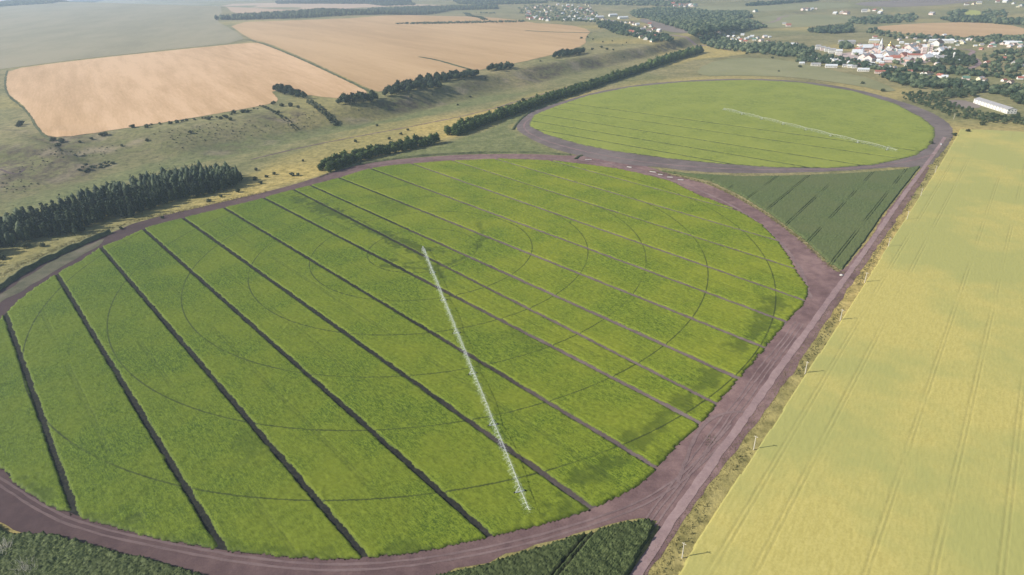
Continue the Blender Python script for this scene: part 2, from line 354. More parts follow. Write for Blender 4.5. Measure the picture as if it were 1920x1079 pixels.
SOIL1_PX = [(-90, 900), (-130, 760), (-120, 660), (-60, 582), (0, 540), (60, 502), (140, 464), (205, 438), (260, 415), (400, 383), (500, 360), (560, 344), (640, 317), (700, 304), (800, 294), (900, 289), (1000, 289), (1075, 293), (1095, 288), (1180, 302), (1220, 314), (1260, 328), (1330, 346), (1385, 372), (1440, 405), (1500, 450), (1555, 500), (1578, 514), (1627, 453), (1663, 397), (1693, 358), (1733, 307), (1745, 318), (1703, 380), (1657, 447), (1613, 510), (1573, 567), (1520, 650), (1467, 727), (1400, 815), (1347, 887), (1280, 973), (1215, 1079), (1170, 1150), (1120, 1150), (1185, 1079), (1224, 1012), (1237, 985), (1222, 970), (1170, 977), (1080, 1002), (980, 1032), (900, 1060), (812, 1078), (700, 1105), (500, 1102), (380, 1080), (300, 1058), (200, 1034), (120, 1010), (60, 1002), (0, 990)]
SOIL1 = GP(SOIL1_PX)
SOIL2_PX = [(1788, 240), (1785, 262), (1765, 287), (1742, 316), (1690, 313), (1600, 320), (1500, 324), (1400, 326), (1300, 322), (1235, 314), (1180, 310), (1090, 293), (1060, 286), (1020, 273), (985, 256), (965, 240), (975, 225), (1000, 208), (1060, 189), (1120, 172), (1200, 158.5), (1300, 150.5), (1400, 147.5), (1500, 152), (1600, 166), (1700, 193), (1760, 217)]
SOIL2 = GP(SOIL2_PX)
WHEAT_PX = [(1800, 243), (1790, 262), (1760, 312), (1700, 405), (1640, 500), (1563, 622), (1500, 715), (1453, 792), (1400, 870), (1350, 945), (1300, 1022), (1268, 1079), (1220, 1170)]
WHEAT = np.vstack([GP(WHEAT_PX), [G0(1750, 1200), G0(2400, 1100), G0(2400, 330)], GP([(1925, 248), (1850, 244)])])
CF = np.array([-73.1, 465.74])
TRI_PX = [(1215, 318), (1300, 326), (1400, 331), (1500, 329), (1600, 325), (1690, 318), (1727, 311), (1687, 362), (1657, 400), (1620, 455), (1578, 508), (1555, 496), (1500, 445), (1440, 400), (1385, 366), (1330, 340), (1270, 328)]
MZR_PX = [(812, 1081), (900, 1063), (980, 1036), (1080, 1006), (1170, 981), (1218, 974), (1231, 986), (1218, 1012), (1180, 1079), (1130, 1170), (760, 1170)]
MZL_PX = [(-70, 1000), (-20, 980), (30, 1004), (60, 1000), (120, 1006), (200, 1030), (300, 1054), (375, 1075), (470, 1098), (430, 1190), (-120, 1190)]

# ------------------------------------------------------------------ ground sheet
fx = np.arange(-1300, 1500.1, 10.0); fy = np.arange(40, 2300.1, 10.0)
def tail(a, step, end):
    out = []; x = a
    while abs(x) < abs(end): step *= 1.13; x = x + math.copysign(step, end - a); out.append(x)
    return out
gx = np.array(tail(-1300, 12, -45000)[::-1] + list(fx) + tail(1500, 12, 45000)); gy = np.array(tail(40, 12, -12000)[::-1] + list(fy) + tail(2300, 12, 45000))
X, Y = np.meshgrid(gx, gy); X = X.ravel(); Y = Y.ravel(); Z = H(X, Y)
nx, ny = len(gx), len(gy); I0 = (np.arange(ny - 1)[:, None] * nx + np.arange(nx - 1)[None]).ravel()
Fq = np.stack([I0, I0 + 1, I0 + nx + 1, I0 + nx], 1)
sv = X * _s[0] + Y * _s[1]; nv = X * _n[0] + Y * _n[1]
nT = np.interp(sv, _to[:, 0], _to[:, 1]); nR = np.maximum(np.interp(sv, _ro[:, 0], _ro[:, 1]), nT + 35); tS = np.clip((nv - nT) / (nR - nT), -3, 4)
wob = (vn(X / 70, Y / 70, 21) - .5) * 30 + (vn(X / 22, Y / 22, 22) - .5) * 14
MEAD = GP([(-200, 600), (0, 470), (100, 452), (210, 412), (330, 372), (450, 352), (462, 330), (520, 298), (620, 262), (760, 236), (900, 208), (1010, 175), (1150, 142), (1260, 108), (1320, 84), (1420, 100), (1320, 110), (1180, 140), (1000, 198), (830, 268), (640, 306), (600, 330), (540, 345), (400, 385), (260, 414), (130, 449), (0, 512), (-200, 640)])
near = (np.abs(X) < 2600) & (Y < 3200)
din = np.full(X.shape, -500.); dd = dpoly(X[near], Y[near], MEAD, True); din[near] = np.where(inpoly(X[near], Y[near], MEAD), dd, -dd)
dry = sms(-14, 16, din + wob * .6) * (.65 + .6 * vn(X / 40, Y / 40, 23)); dry = np.clip(dry, 0, 1)
dry = np.maximum(dry, .55 * sms(.55, .72, vn(X / 160, Y / 160, 31)) * near)
VERGE = GP([(1200, 1140), (1290, 975), (1410, 820), (1520, 655), (1620, 510), (1710, 380), (1760, 310), (1800, 240)])
dry = np.where(near, np.maximum(dry, .9 * sms(16, 6, dpoly(X, Y, VERGE))), dry)
GREEN = GP([(600, 335), (700, 300), (830, 268), (900, 246), (1000, 205), (1075, 180), (960, 235), (990, 262), (1080, 296), (900, 292), (700, 306), (640, 320)])
VG = GP([(0, 420), (120, 380), (300, 325), (460, 290), (620, 252), (760, 228), (900, 198), (1010, 170), (900, 180), (760, 215), (600, 240), (450, 262), (300, 300), (100, 350), (0, 385)])
green = np.zeros_like(X)
for poly in (GREEN, VG):
    d2 = np.full(X.shape, -500.); dd = dpoly(X[near], Y[near], poly, True); d2[near] = np.where(inpoly(X[near], Y[near], poly), dd, -dd)
    green = np.maximum(green, sms(-10, 12, d2 + wob * .5))
green = np.maximum(green, .45 * sms(.5, .7, vn(X / 230 + 7, Y / 230, 33)))
scrub = np.clip(4 * tS * (1 - tS), 0, 1) * (.4 + .8 * sms(.35, .7, vn(X / 90, Y / 90, 35)))
bare = sms(.72, .80, vn(X / 28, Y / 28, 37)) * np.clip(4 * tS * (1 - tS), 0, 1) * .7
gm = mesh_np('ground', np.stack([X, Y, Z], 1), Fq, M['ground'], True, dict(dry=dry, green=np.clip(green, 0, 1), scrub=np.clip(scrub, 0, 1), bare=bare))
struct(link('ground', gm), 'rolling steppe grassland with an eroded slope below the plateau')

# ------------------------------------------------------------------ sheets laid on the ground
def sheet(name, poly, mat, off, cell, ragamp=0.0, label=None, step=None, it=1):
    P = np.asarray(poly, float)
    if it: P = smooth(P, True, it)
    P = resample(P, step or max(3.0, cell / 2), True)
    if ragamp: P = rag(P, ragamp, ragamp * 3 + 3, 5)
    bm = bmesh.new(); vs = [bm.verts.new((x, y, 0)) for x, y in P]; f = bm.faces.new(vs)
    bmesh.ops.triangulate(bm, faces=[f])
    for ax in (0, 1):
        lo, hi = P[:, ax].min(), P[:, ax].max()
        for k in np.arange(math.ceil(lo / cell), math.floor(hi / cell) + 1) * cell:
            co = [0, 0, 0]; no = [0, 0, 0]; co[ax] = k; no[ax] = 1
            bmesh.ops.bisect_plane(bm, geom=bm.verts[:] + bm.edges[:] + bm.faces[:], plane_co=co, plane_no=no)
    C = np.array([(v.co.x, v.co.y) for v in bm.verts]); z = H(C[:, 0], C[:, 1]) + off
    for v, zz in zip(bm.verts, z): v.co.z = zz
    bmesh.ops.recalc_face_normals(bm, faces=bm.faces[:])
    if sum(f.normal.z for f in bm.faces) < 0: bmesh.ops.reverse_faces(bm, faces=bm.faces[:])
    me = bpy.data.meshes.new(name); bm.to_mesh(me); bm.free(); me.materials.append(mat)
    for p in me.polygons: p.use_smooth = True
    o = link(name, me)
    return struct(o, label) if label else o
def ribbon(name, pts, width, mat, off, label, ragamp=.3, step=3.0, smooth_it=2, prof=None):
    P = resample(smooth(pts, False, smooth_it), step); T = np.gradient(P, axis=0); T /= np.linalg.norm(T, axis=1)[:, None]; N = np.stack([-T[:, 1], T[:, 0]], 1)
    prof = prof or [(-.5, 0), (0, 0), (.5, 0)]; V = []
    s = np.arange(len(P)) * step
    for k, (a, h) in enumerate(prof):
        wv = width * a + (vn(s / 4, s * 0 + k, 40 + k) - .5) * 2 * ragamp * (1 if abs(a) > .2 else .4)
        Q = P + N * wv[:, None]; z = H(Q[:, 0], Q[:, 1]) + off + h * (.7 + .6 * vn(s / 6, s * 0, 50))
        V.append(np.column_stack([Q, z]))
    k = len(prof); V = np.stack(V, 1).reshape(-1, 3); n = len(P)
    i = (np.arange(n - 1)[:, None] * k + np.arange(k - 1)[None]).ravel()
    Fq = np.stack([i, i + 1, i + k + 1, i + k], 1)[:, ::-1]
    o = link(name, mesh_np(name, V, Fq, mat, True)); return struct(o, label) if label else o

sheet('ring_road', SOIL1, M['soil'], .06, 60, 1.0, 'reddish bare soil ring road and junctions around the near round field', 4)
M['soil2'] = m_ground('far_bare_soil', [(.13, .105, .10), (.17, .135, .13), (.205, .165, .155)], (.02, .1, .8), .5, .12)[0]
sheet('far_ring_road', SOIL2, M['soil2'], .12, 60, 1.2, 'reddish bare soil ring road around the farther round field', 6)
M['weedsoil'] = m_ground('weedy_soil', [(.085, .085, .055), (.125, .118, .078), (.17, .145, .11)], (.02, .12, 1.0), .6, .2)[0]
sheet('weedy_ground', GP([(-120, 668), (-60, 600), (0, 552), (60, 512), (140, 470), (195, 446), (190, 458), (150, 482), (107, 504), (60, 534), (20, 556), (0, 572), (-50, 625), (-110, 700)]), M['weedsoil'], .12, 40, 2.5, 'greenish weedy ground between the left bank and the crop', 4)
# compacted wheel lines
MAIN = GP([(1120, 1200), (1193, 1079), (1252, 985), (1330, 876), (1400, 780), (1462, 690), (1520, 612), (1575, 535), (1620, 474), (1690, 372), (1745, 298), (1772, 258)])
ribbon('road', MAIN, 3.8, M['track'], .18, 'pale packed wheel track of the straight dirt road beside the wheat', .35)
RT = GP([(-60, 830), (-20, 890), (0, 903), (75, 953), (150, 988), (290, 1020), (420, 1045), (530, 1060), (640, 1066), (760, 1058), (880, 1039), (1000, 1013), (1100, 983), (1200, 948), (1270, 905), (1330, 850), (1375, 800)])
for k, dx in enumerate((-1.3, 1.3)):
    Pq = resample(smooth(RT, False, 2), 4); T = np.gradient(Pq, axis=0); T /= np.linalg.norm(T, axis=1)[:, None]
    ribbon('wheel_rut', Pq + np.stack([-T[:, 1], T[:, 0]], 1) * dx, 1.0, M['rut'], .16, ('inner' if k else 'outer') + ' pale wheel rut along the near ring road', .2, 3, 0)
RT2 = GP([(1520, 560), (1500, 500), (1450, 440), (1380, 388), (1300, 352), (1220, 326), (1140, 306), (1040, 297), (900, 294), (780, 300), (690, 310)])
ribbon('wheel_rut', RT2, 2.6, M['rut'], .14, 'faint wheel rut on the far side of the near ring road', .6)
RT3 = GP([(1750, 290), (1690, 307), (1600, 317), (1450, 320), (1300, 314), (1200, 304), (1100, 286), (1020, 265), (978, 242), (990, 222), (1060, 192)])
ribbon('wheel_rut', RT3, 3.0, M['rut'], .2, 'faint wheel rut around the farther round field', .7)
ribbon('wheel_rut', GP([(1270, 905), (1310, 800), (1350, 775), (1400, 772)]), 1.6, M['rut'], .17, 'curved wheel rut turning out of the near field onto the road', .3)

for k, dx in enumerate((-4.2, -6.4, -8.8)):
    Pq = resample(smooth(MAIN[1:-5], False, 2), 4); T = np.gradient(Pq, axis=0); T /= np.linalg.norm(T, axis=1)[:, None]
    Pq = Pq + np.stack([T[:, 1], -T[:, 0]], 1) * (dx + 1.2 * (vn(np.arange(len(Pq)) / 8, np.zeros(len(Pq)), 80 + k)[:, None] - .5))
    ribbon('wheel_rut', Pq, .7, M['rut'], .15, ['nearest', 'middle', 'outermost'][k] + ' of three thin ruts left of the straight road', .25, 3, 0)
# earth bank along the outside of the ring road
BK = GP([(-120, 625), (-60, 580), (0, 541), (45, 509), (100, 483), (150, 460), (206, 437)])
tag(ribbon('earth_bank', BK, 8, M['bank'], .02, None, .5, 2.5, 2, [(-.36, 0), (-.28, .5), (-.12, 3.2), (0, 3.3), (.22, 1.4), (.5, 0)]), 'grassy earth bank along the left edge of the ring road', 'earth bank')
BK2 = GP([(650, 313), (720, 301), (800, 292), (900, 287), (1000, 287), (1070, 291)])
tag(ribbon('earth_bank', BK2, 5, M['bank'], .02, None, .5, 3, 2, [(-.5, 0), (-.3, 1.2), (0, 1.8), (.2, 1.2), (.4, 0)]), 'low dark bank along the far top edge of the near ring road', 'earth bank')
BK3 = GP([(962, 244), (968, 232), (985, 216), (1005, 205)])
tag(ribbon('earth_bank', BK3, 6, M['bank'], .02, None, .5, 3, 2, [(-.5, 0), (-.2, .9), (0, 1.6), (.2, 1.0), (.4, 0)]), 'short dark bank at the left tip of the farther ring road', 'earth bank')

# far fields
PINK = GP([(15, 131), (110, 118), (300, 97), (460, 81), (492, 81), (560, 110), (640, 147), (702, 178), (650, 186), (600, 182), (560, 176), (520, 170), (507, 173), (527, 189), (500, 197), (400, 215), (280, 235), (150, 256), (95, 260), (75, 245), (55, 210), (40, 195), (12, 175), (11, 150)])
sheet('stubble_field', PINK, M['stubble'], .35, 20, 1.5, 'pale pink harvested field on the plateau at left', 10)
TAN = GP([(425, 43), (560, 38), (700, 33), (870, 27), (985, 43), (1070, 47), (1110, 58), (1097, 70), (1100, 84), (1050, 100), (960, 121), (900, 131), (830, 149), (720, 171), (704, 173), (644, 144), (564, 107), (498, 80), (468, 74)])
sheet('grain_field', TAN, M['tanfield'], .35, 30, 1.5, 'broad tan grain field on the plateau behind the pink one', 12)
GREY = GP([(-90, 140), (14, 129), (110, 116), (300, 95), (466, 78), (440, 58), (402, 38), (420, 20), (405, 6), (200, 3), (0, 17), (-90, 25)])
sheet('young_crop_field', GREY, M['greygreen'], .4, 60, 2, 'wide grey green field filling the upper left corner', 25)
for nm, pl, mk, lb in [
    ('stubble_field', [(410, 8), (515, 6), (640, 5), (770, 8), (880, 12), (760, 11), (640, 16), (540, 21), (450, 27), (428, 20)], 'farpink', 'thin pale pink field beyond the long tree line'),
    ('stubble_field', [(-60, 10), (0, 5), (120, 1), (170, 0), (60, -3), (-60, 2)], 'farpink', 'sliver of pink field in the extreme upper left corner'),
    ('grain_field', [(1625, 52), (1720, 44), (1830, 42), (1925, 51), (1925, 71), (1850, 68), (1790, 72), (1690, 64)], 'tanfield', 'tan field rising behind the town at right'),
    ('fallow_field', [(1590, 6), (1700, 0), (1860, -3), (1820, 4), (1740, 12), (1640, 14)], 'purple', 'dull purple fallow field on the far right hill'),
    ('pasture', [(1290, 22), (1300, 10), (1390, 14), (1530, 4), (1600, 8), (1590, 16), (1480, 20), (1400, 22)], 'olive', 'pale olive pasture beyond the river wood'),
    ('crop_patch', [(1805, 20), (1835, 19), (1842, 30), (1815, 32)], 'yellowfar', 'small bright yellow green patch on the far right hill'),
    ('pasture', [(1395, 40), (1450, 28), (1560, 28), (1620, 33), (1590, 44), (1500, 52), (1430, 52)], 'olive', 'olive pasture with a winding track behind the small village'),
    ('fallow_field', [(1195, 36), (1215, 36), (1240, 45), (1285, 57), (1290, 63), (1250, 60), (1215, 48)], 'purple', 'brownish fallow strip between river wood and houses'),
    ('pasture', [(1320, 120), (1380, 108), (1470, 112), (1560, 132), (1650, 152), (1690, 178), (1600, 160), (1500, 146), (1400, 142), (1300, 144)], 'olive', 'light pasture between the farther round field and the town'),
    ]:
    sheet(nm, GP(pl), M[mk], .5, 80, 3, lb, 25)
# field boundary strips
for pl, wd, lb in [([(468, 76), (498, 84), (564, 111), (644, 148), (706, 178)], 7, 'dark grassy boundary strip between the pink and the tan field'),
                   ([(785, 107), (820, 113), (860, 125), (890, 133)], 9, 'short green strip running into the tan field'),
                   ([(985, 58), (1040, 61), (1110, 62)], 16, 'thin green strip at the right edge of the tan field'),
                   ([(14, 133), (9, 152), (12, 178), (40, 200), (55, 215), (75, 250), (95, 265)], 3.5, 'worn boundary strip along the left edge of the pink field')]:
    ribbon('field_boundary', GP(pl), wd, M['bank'], .55, lb, 1.0, 10)
ribbon('path', GP([(0, 318), (30, 330), (45, 318)]), 2.5, M['rut'], .3, 'short worn path on the slope at far left', .5)
ribbon('path', GP([(1255, 66), (1290, 74), (1330, 86), (1370, 95)]), 14, M['track'], .5, 'pale dirt path skirting the small village', 2, 10)
ribbon('path', GP([(1400, 48), (1440, 44), (1462, 38), (1458, 34), (1480, 30)]), 14, M['track'], .8, 'pale winding track through the olive pasture', 2, 12)
ribbon('path', GP([(1800, 92), (1830, 96), (1815, 104), (1832, 112), (1838, 122), (1815, 130)]), 9, M['track'], .5, 'pale winding lane through the right side of the town', 2, 8)
ribbon('path', GP([(1100, 30), (1125, 34), (1150, 40), (1165, 44)]), 16, M['track'], .8, 'pale village street beyond the tan field', 2, 12)
ribbon('path', GP([(470, 300), (560, 278), (640, 262), (760, 240), (900, 212), (1010, 178), (1150, 142)]), 3, M['rut'], .25, 'faint dirt path along the dry meadow', 1, 6)

# ------------------------------------------------------------------ crops as real canopies
ax_ = np.array([math.cos(ROW), math.sin(ROW)]); nx_ = np.array([math.sin(ROW), -math.cos(ROW)])
def canopy(poly, A, edges, da, dn, height, rough_h, rings=(), ring_c=None, sparse=None, tram=(), z0=.06, ringw=.62, corr=.06, seed=0, lump=.44, ragw=2.2, dash=(.3, .55)):
    """grid of plants between two guide lines (offset as a function of the distance along the rows)"""
    a_ = np.array([math.cos(A), math.sin(A)]); n_ = np.array([math.sin(A), -math.cos(A)])
    pa = (poly - CF) @ a_; pn = (poly - CF) @ n_
    lo, hi = edges
    a0, a1 = pa.min(), pa.max()
    if not np.any((pn > lo(0) - 60) & (pn < hi(0) + 60)) and pn.max() < lo(0): return None
    ia = np.arange(a0, a1, da); wdt = float(np.mean(hi(ia) - lo(ia))); nj = max(2, int(wdt / dn) + 1)
    t = np.linspace(0, 1, nj)
    A2, T2 = np.meshgrid(ia, t, indexing='ij'); N2 = lo(A2) * (1 - T2) + hi(A2) * T2
    hsh = _hash(np.arange(A2.size).astype(float), np.full(A2.size, 3.), seed).reshape(A2.shape) - .5
    hs2 = _hash(np.arange(A2.size).astype(float), np.full(A2.size, 8.), seed).reshape(A2.shape) - .5
    edge_free = (T2 > 0) & (T2 < 1)
    A3 = A2 + hsh * da * .5; N3 = N2 + hs2 * dn * .5 * edge_free + (~edge_free) * (hs2 * .7 + (vn(A2 / 5, N2 * 0, seed + 70) - .5) * .9)
    Xw = CF[0] + A3 * a_[0] + N3 * n_[0]; Yw = CF[1] + A3 * a_[1] + N3 * n_[1]
    ragv = (vn(Xw / 2.2, Yw / 2.2, 61) - .5) * ragw
    pin = inpoly(Xw.ravel() + ragv.ravel(), Yw.ravel() + ragv.ravel() * .5, poly).reshape(Xw.shape)
    if pin.sum() < 8: return None
    q = pin[:-1, :-1] & pin[1:, :-1] & pin[:-1, 1:] & pin[1:, 1:]
    if not q.any(): return None
    cnt = np.zeros(Xw.shape, int); cnt[:-1, :-1] += q; cnt[1:, :-1] += q; cnt[:-1, 1:] += q; cnt[1:, 1:] += q
    inner = (cnt == 4)
    hgt = height * (1 - lump / 2 + lump * vn(Xw / 1.7, Yw / 1.7, 62)) + rough_h * hsh * 2 + corr * (np.arange(nj) % 2)[None] * 2 - corr
    soil = np.zeros(Xw.shape); sp = np.zeros(Xw.shape)
    for c, r_, wd in rings:
        d = np.abs(np.hypot(Xw - c[0], Yw - c[1]) - r_)
        k = sms(wd * 1.7, wd * .7, d) * (.35 + .65 * sms(.15, .45, vn(Xw / 60, Yw / 60, 64))); soil = np.maximum(soil, k)
    for fn, wd, st in tram:
        for s_ in (-.9, .9):
            d = np.abs(N3 - fn(A3) - s_); soil = np.maximum(soil, sms(wd * 1.6, wd * .5, d) * st * sms(dash[0], dash[1], vn(Xw / 35, Yw / 35, 66)))
    if sparse is not None:
        for pl, wd, st in sparse:
            d = dpoly(Xw, Yw, pl); sp = np.maximum(sp, .76 * st * sms(wd * 1.1, wd * .3, d + (vn(Xw / 9, Yw / 9, 65) - .5) * wd * 1.3 + (vn(Xw / 2.6, Yw / 2.6, 68) - .5) * wd * 1.3))
    hgt = hgt * (1 - .85 * soil) * (1 - .45 * sp)
    Zw = z0 + np.where(inner, hgt, .0)
    idx = np.full(Xw.shape, -1); use = cnt > 0; idx[use] = np.arange(use.sum())
    V = np.stack([Xw[use], Yw[use], Zw[use]], 1)
    ii, jj = np.nonzero(q)
    Fq = np.stack([idx[ii, jj], idx[ii + 1, jj], idx[ii + 1, jj + 1], idx[ii, jj + 1]], 1)
    e = V[Fq[0]]; nz = np.cross(e[1] - e[0], e[2] - e[0])[2]
    if nz < 0: Fq = Fq[:, ::-1]
    return V, Fq, dict(soil=np.where(inner, soil, .55)[use], sparse=sp[use])

def linefit(px, A):
    g = GP(px); a_ = np.array([math.cos(A), math.sin(A)]); n_ = np.array([math.sin(A), -math.cos(A)])
    al = (g - CF) @ a_; of = (g - CF) @ n_; m_, c_ = np.polyfit(al, of, 1); m_ = max(-.035, min(.035, m_)); c_ = float(np.mean(of - m_ * al)); return m_, c_
S_PX = [[(12, 593), (145, 972)], [(107, 515), (423, 1037)], [(190, 465), (690, 1050)], [(267, 430), (607, 720), (910, 1008)], [(340, 410), (640, 612), (787, 717), (1097, 960)], [(413, 392), (640, 513), (790, 607), (873, 660), (1222, 888)], [(483, 375), (640, 443), (747, 493), (820, 533), (907, 580), (993, 627), (1153, 713), (1293, 803)], [(640, 405), (795, 478), (840, 503), (893, 530), (960, 563), (1100, 630), (1173, 667), (1257, 717), (1338, 768)],
        [(690, 402), (783, 440), (887, 480), (973, 520), (1040, 553), (1133, 593), (1279, 667), (1383, 717)], [(693, 363), (773, 390), (873, 423), (997, 470), (1090, 512), (1190, 557), (1279, 590), (1425, 660)], [(813, 367), (940, 403), (1100, 457), (1279, 530), (1363, 567), (1470, 610)], [(917, 360), (1040, 400), (1207, 457), (1279, 483), (1380, 520), (1507, 567)], [(1033, 360), (1127, 390), (1279, 437), (1363, 467), (1512, 510)], [(1140, 360), (1220, 383), (1280, 400), (1347, 420), (1447, 450)]]
LN = [linefit(p, ROW) for p in S_PX]
LN.append((LN[-1][0], 2 * LN[-1][1] - LN[-2][1]))
SPAR = [(GP(p), wd, st) for p, wd, st in [
    ([(1455, 565), (1425, 620), (1385, 655)], 7, .8), ([(1330, 705), (1280, 752), (1235, 795), (1190, 838)], 7, .75), ([(1160, 862), (1110, 900)], 8, .8),
    ([(560, 372), (640, 405), (720, 440), (790, 474), (815, 470)], 9, .95), ([(690, 478), (760, 495), (800, 492)], 3, .9), ([(720, 500), (800, 506), (850, 495), (890, 475), (912, 445)], 3.2, .8), ([(790, 480), (830, 520)], 4, .8),
    ([(1300, 817), (1245, 860)], 5, .5), ([(300, 1012), (420, 1030), (520, 1040), (620, 1045)], 5, .55), ([(170, 975), (260, 1000)], 4, .6), ([(720, 1040), (800, 1030)], 4, .6), ([(1020, 985), (1080, 965)], 9, .75), ([(50, 915), (80, 930)], 6, .7),
    ([(450, 820), (480, 850)], 9, .45), ([(700, 370), (760, 395)], 8, .35), ([(960, 630), (1000, 650)], 8, .4), ([(900, 420), (905, 450), (880, 470)], 3, .6)]]
RINGS = []
BARE = [(G(255, 974)[:2], 0.01, 3.0)]
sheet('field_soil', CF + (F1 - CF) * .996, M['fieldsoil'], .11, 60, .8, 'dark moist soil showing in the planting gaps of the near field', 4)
field = empty('potato_field', (0, 0, 0)); struct(field, 'near round green field of planted strips with curved wheel tracks')
GAP = 1.25
fns = [(lambda a, m_=m_, c_=c_: c_ + m_ * a) for m_, c_ in LN]
strips = [(lambda a: fns[0](a) - 60, lambda a: fns[0](a) - GAP)] + [((lambda a, f=fns[i]: f(a) + GAP), (lambda a, g=fns[i + 1]: g(a) - GAP)) for i in range(len(fns) - 1)] + [(lambda a: fns[-1](a) + GAP, lambda a: fns[-1](a) + 80)]
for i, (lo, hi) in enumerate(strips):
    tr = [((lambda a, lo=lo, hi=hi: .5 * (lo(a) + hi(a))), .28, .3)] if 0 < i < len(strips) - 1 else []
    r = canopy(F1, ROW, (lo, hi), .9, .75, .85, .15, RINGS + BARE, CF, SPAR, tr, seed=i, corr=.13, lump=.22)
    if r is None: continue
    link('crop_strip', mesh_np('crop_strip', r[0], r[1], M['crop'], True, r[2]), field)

# farther round field
S2_PX = [[(1280, 292), (1370, 308)], [(1280, 275), (1500, 312)], [(1307, 262), (1593, 307)], [(1300, 240), (1407, 256), (1647, 299)], [(1150, 205), (1400, 238), (1690, 283)], [(1090, 258), (1240, 285)]]
g = GP(S2_PX[1]); dv = g[0] - g[1]; ROW2 = math.atan2(dv[1], dv[0])
L2 = sorted(linefit(p, ROW2)[1] for p in S2_PX[:5])
n2 = np.array([math.sin(ROW2), -math.cos(ROW2)]); p2 = (F2 - CF) @ n2
sp2 = float(np.median(np.diff(L2)))
farside = float((G(1400, 152)[:2] - CF) @ n2); nearside = float((G(1450, 314)[:2] - CF) @ n2)   # gaps stay open only on the near half
if nearside < farside:
    while L2[0] - sp2 > p2.min(): L2.insert(0, L2[0] - sp2)
else:
    while L2[-1] + sp2 < p2.max(): L2.append(L2[-1] + sp2)
L2 = [p2.min() - 20] + L2 + [p2.max() + 20]
M['fieldsoil2'] = m_ground('far_field_soil', [(.030, .034, .020), (.045, .048, .030), (.06, .062, .04)], (.03, .15, 1.1), .7, .2)[0]
sheet('field_soil', F2.mean(0) + (F2 - F2.mean(0)) * .995, M['fieldsoil2'], .17, 60, .8, 'dark soil showing in the planting gaps of the farther field', 5)
field2 = empty('far_potato_field', (0, 0, 0)); struct(field2, 'farther round green field with faint dark planting gaps')
F2C = G(1357, 208)[:2]
R2 = []
for i in range(len(L2) - 1):
    gp = 1.0
    r = canopy(F2, ROW2, (lambda a, v=L2[i]: v + gp + 0 * a, lambda a, v=L2[i + 1]: v - gp + 0 * a), 2.2, 2.0, .7, .14, R2, z0=.17, seed=40 + i)
    if r is None: continue
    link('crop_strip', mesh_np('crop_strip', r[0], r[1], M['crop_far'], True, r[2]), field2)

# wheat, dense green triangle and maize corners, all drilled along the straight road
rd = G(1700, 405)[:2] - G(1400, 870)[:2]; RD = math.atan2(rd[1], rd[0]); nR_ = np.array([math.sin(RD), -math.cos(RD)])
def crop_block(name, poly, mat, A, da, dn, height, rough_h, lines, label, corr, z0=.03, seed=90, sparse=None, tw=.45, st=.9, lump=.44, ragw=1.6, dash=(.3, .55)):
    n_ = np.array([math.sin(A), -math.cos(A)]); pn = (poly - CF) @ n_
    r = canopy(poly, A, (lambda a: pn.min() + 0 * a, lambda a: pn.max() + 0 * a), da, dn, height, rough_h, (), None, sparse, [((lambda a, v=v: v + 0 * a), tw, st) for v in lines], z0, corr=corr, seed=seed, lump=lump, ragw=ragw, dash=dash)
    return struct(link(name, mesh_np(name, r[0], r[1], mat, True, r[2])), label)
wl = [float((G(*p)[:2] - CF) @ nR_) for p in [(1487, 937), (1680, 910), (1775, 960), (1893, 937)]]
wl += [wl[0] - 13.0] + [wl[-1] + 24 * k for k in range(1, 8)]
crop_block('wheat_field', WHEAT, M['wheat'], RD, 1.6, .5, .75, .05, wl, 'pale yellow ripening wheat field filling the right side', .015, seed=91, tw=.3, st=.26, lump=.05, ragw=.7, dash=(.05, .6))
TRI = GP(TRI_PX)
tl_ = [float((G(*p)[:2] - CF) @ nR_) for p in [(1640, 370), (1490, 345)]]; dsp = (tl_[0] - tl_[1]) / 2
crop_block('green_crop_triangle', TRI, M['dense_green'], RD, 1.6, .42, .95, .12, [tl_[1] + dsp * k for k in np.arange(-2, 4.5, .7)], 'dark green triangular crop between the two ring roads', .03, seed=92, tw=.24, st=.85, lump=.2, dash=(.15, .5))
crop_block('maize_field', GP(MZR_PX), M['maize'], RD, .6, .5, 1.9, .26, [float((G(1075, 1040)[:2] - CF) @ nR_)], 'dark maize corner at the bottom beside the road junction', .34, seed=93)
crop_block('maize_field', GP(MZL_PX), M['maize'], RD, .6, .5, 1.9, .34, [], 'dark weedy maize corner at the bottom left', .30, seed=94)

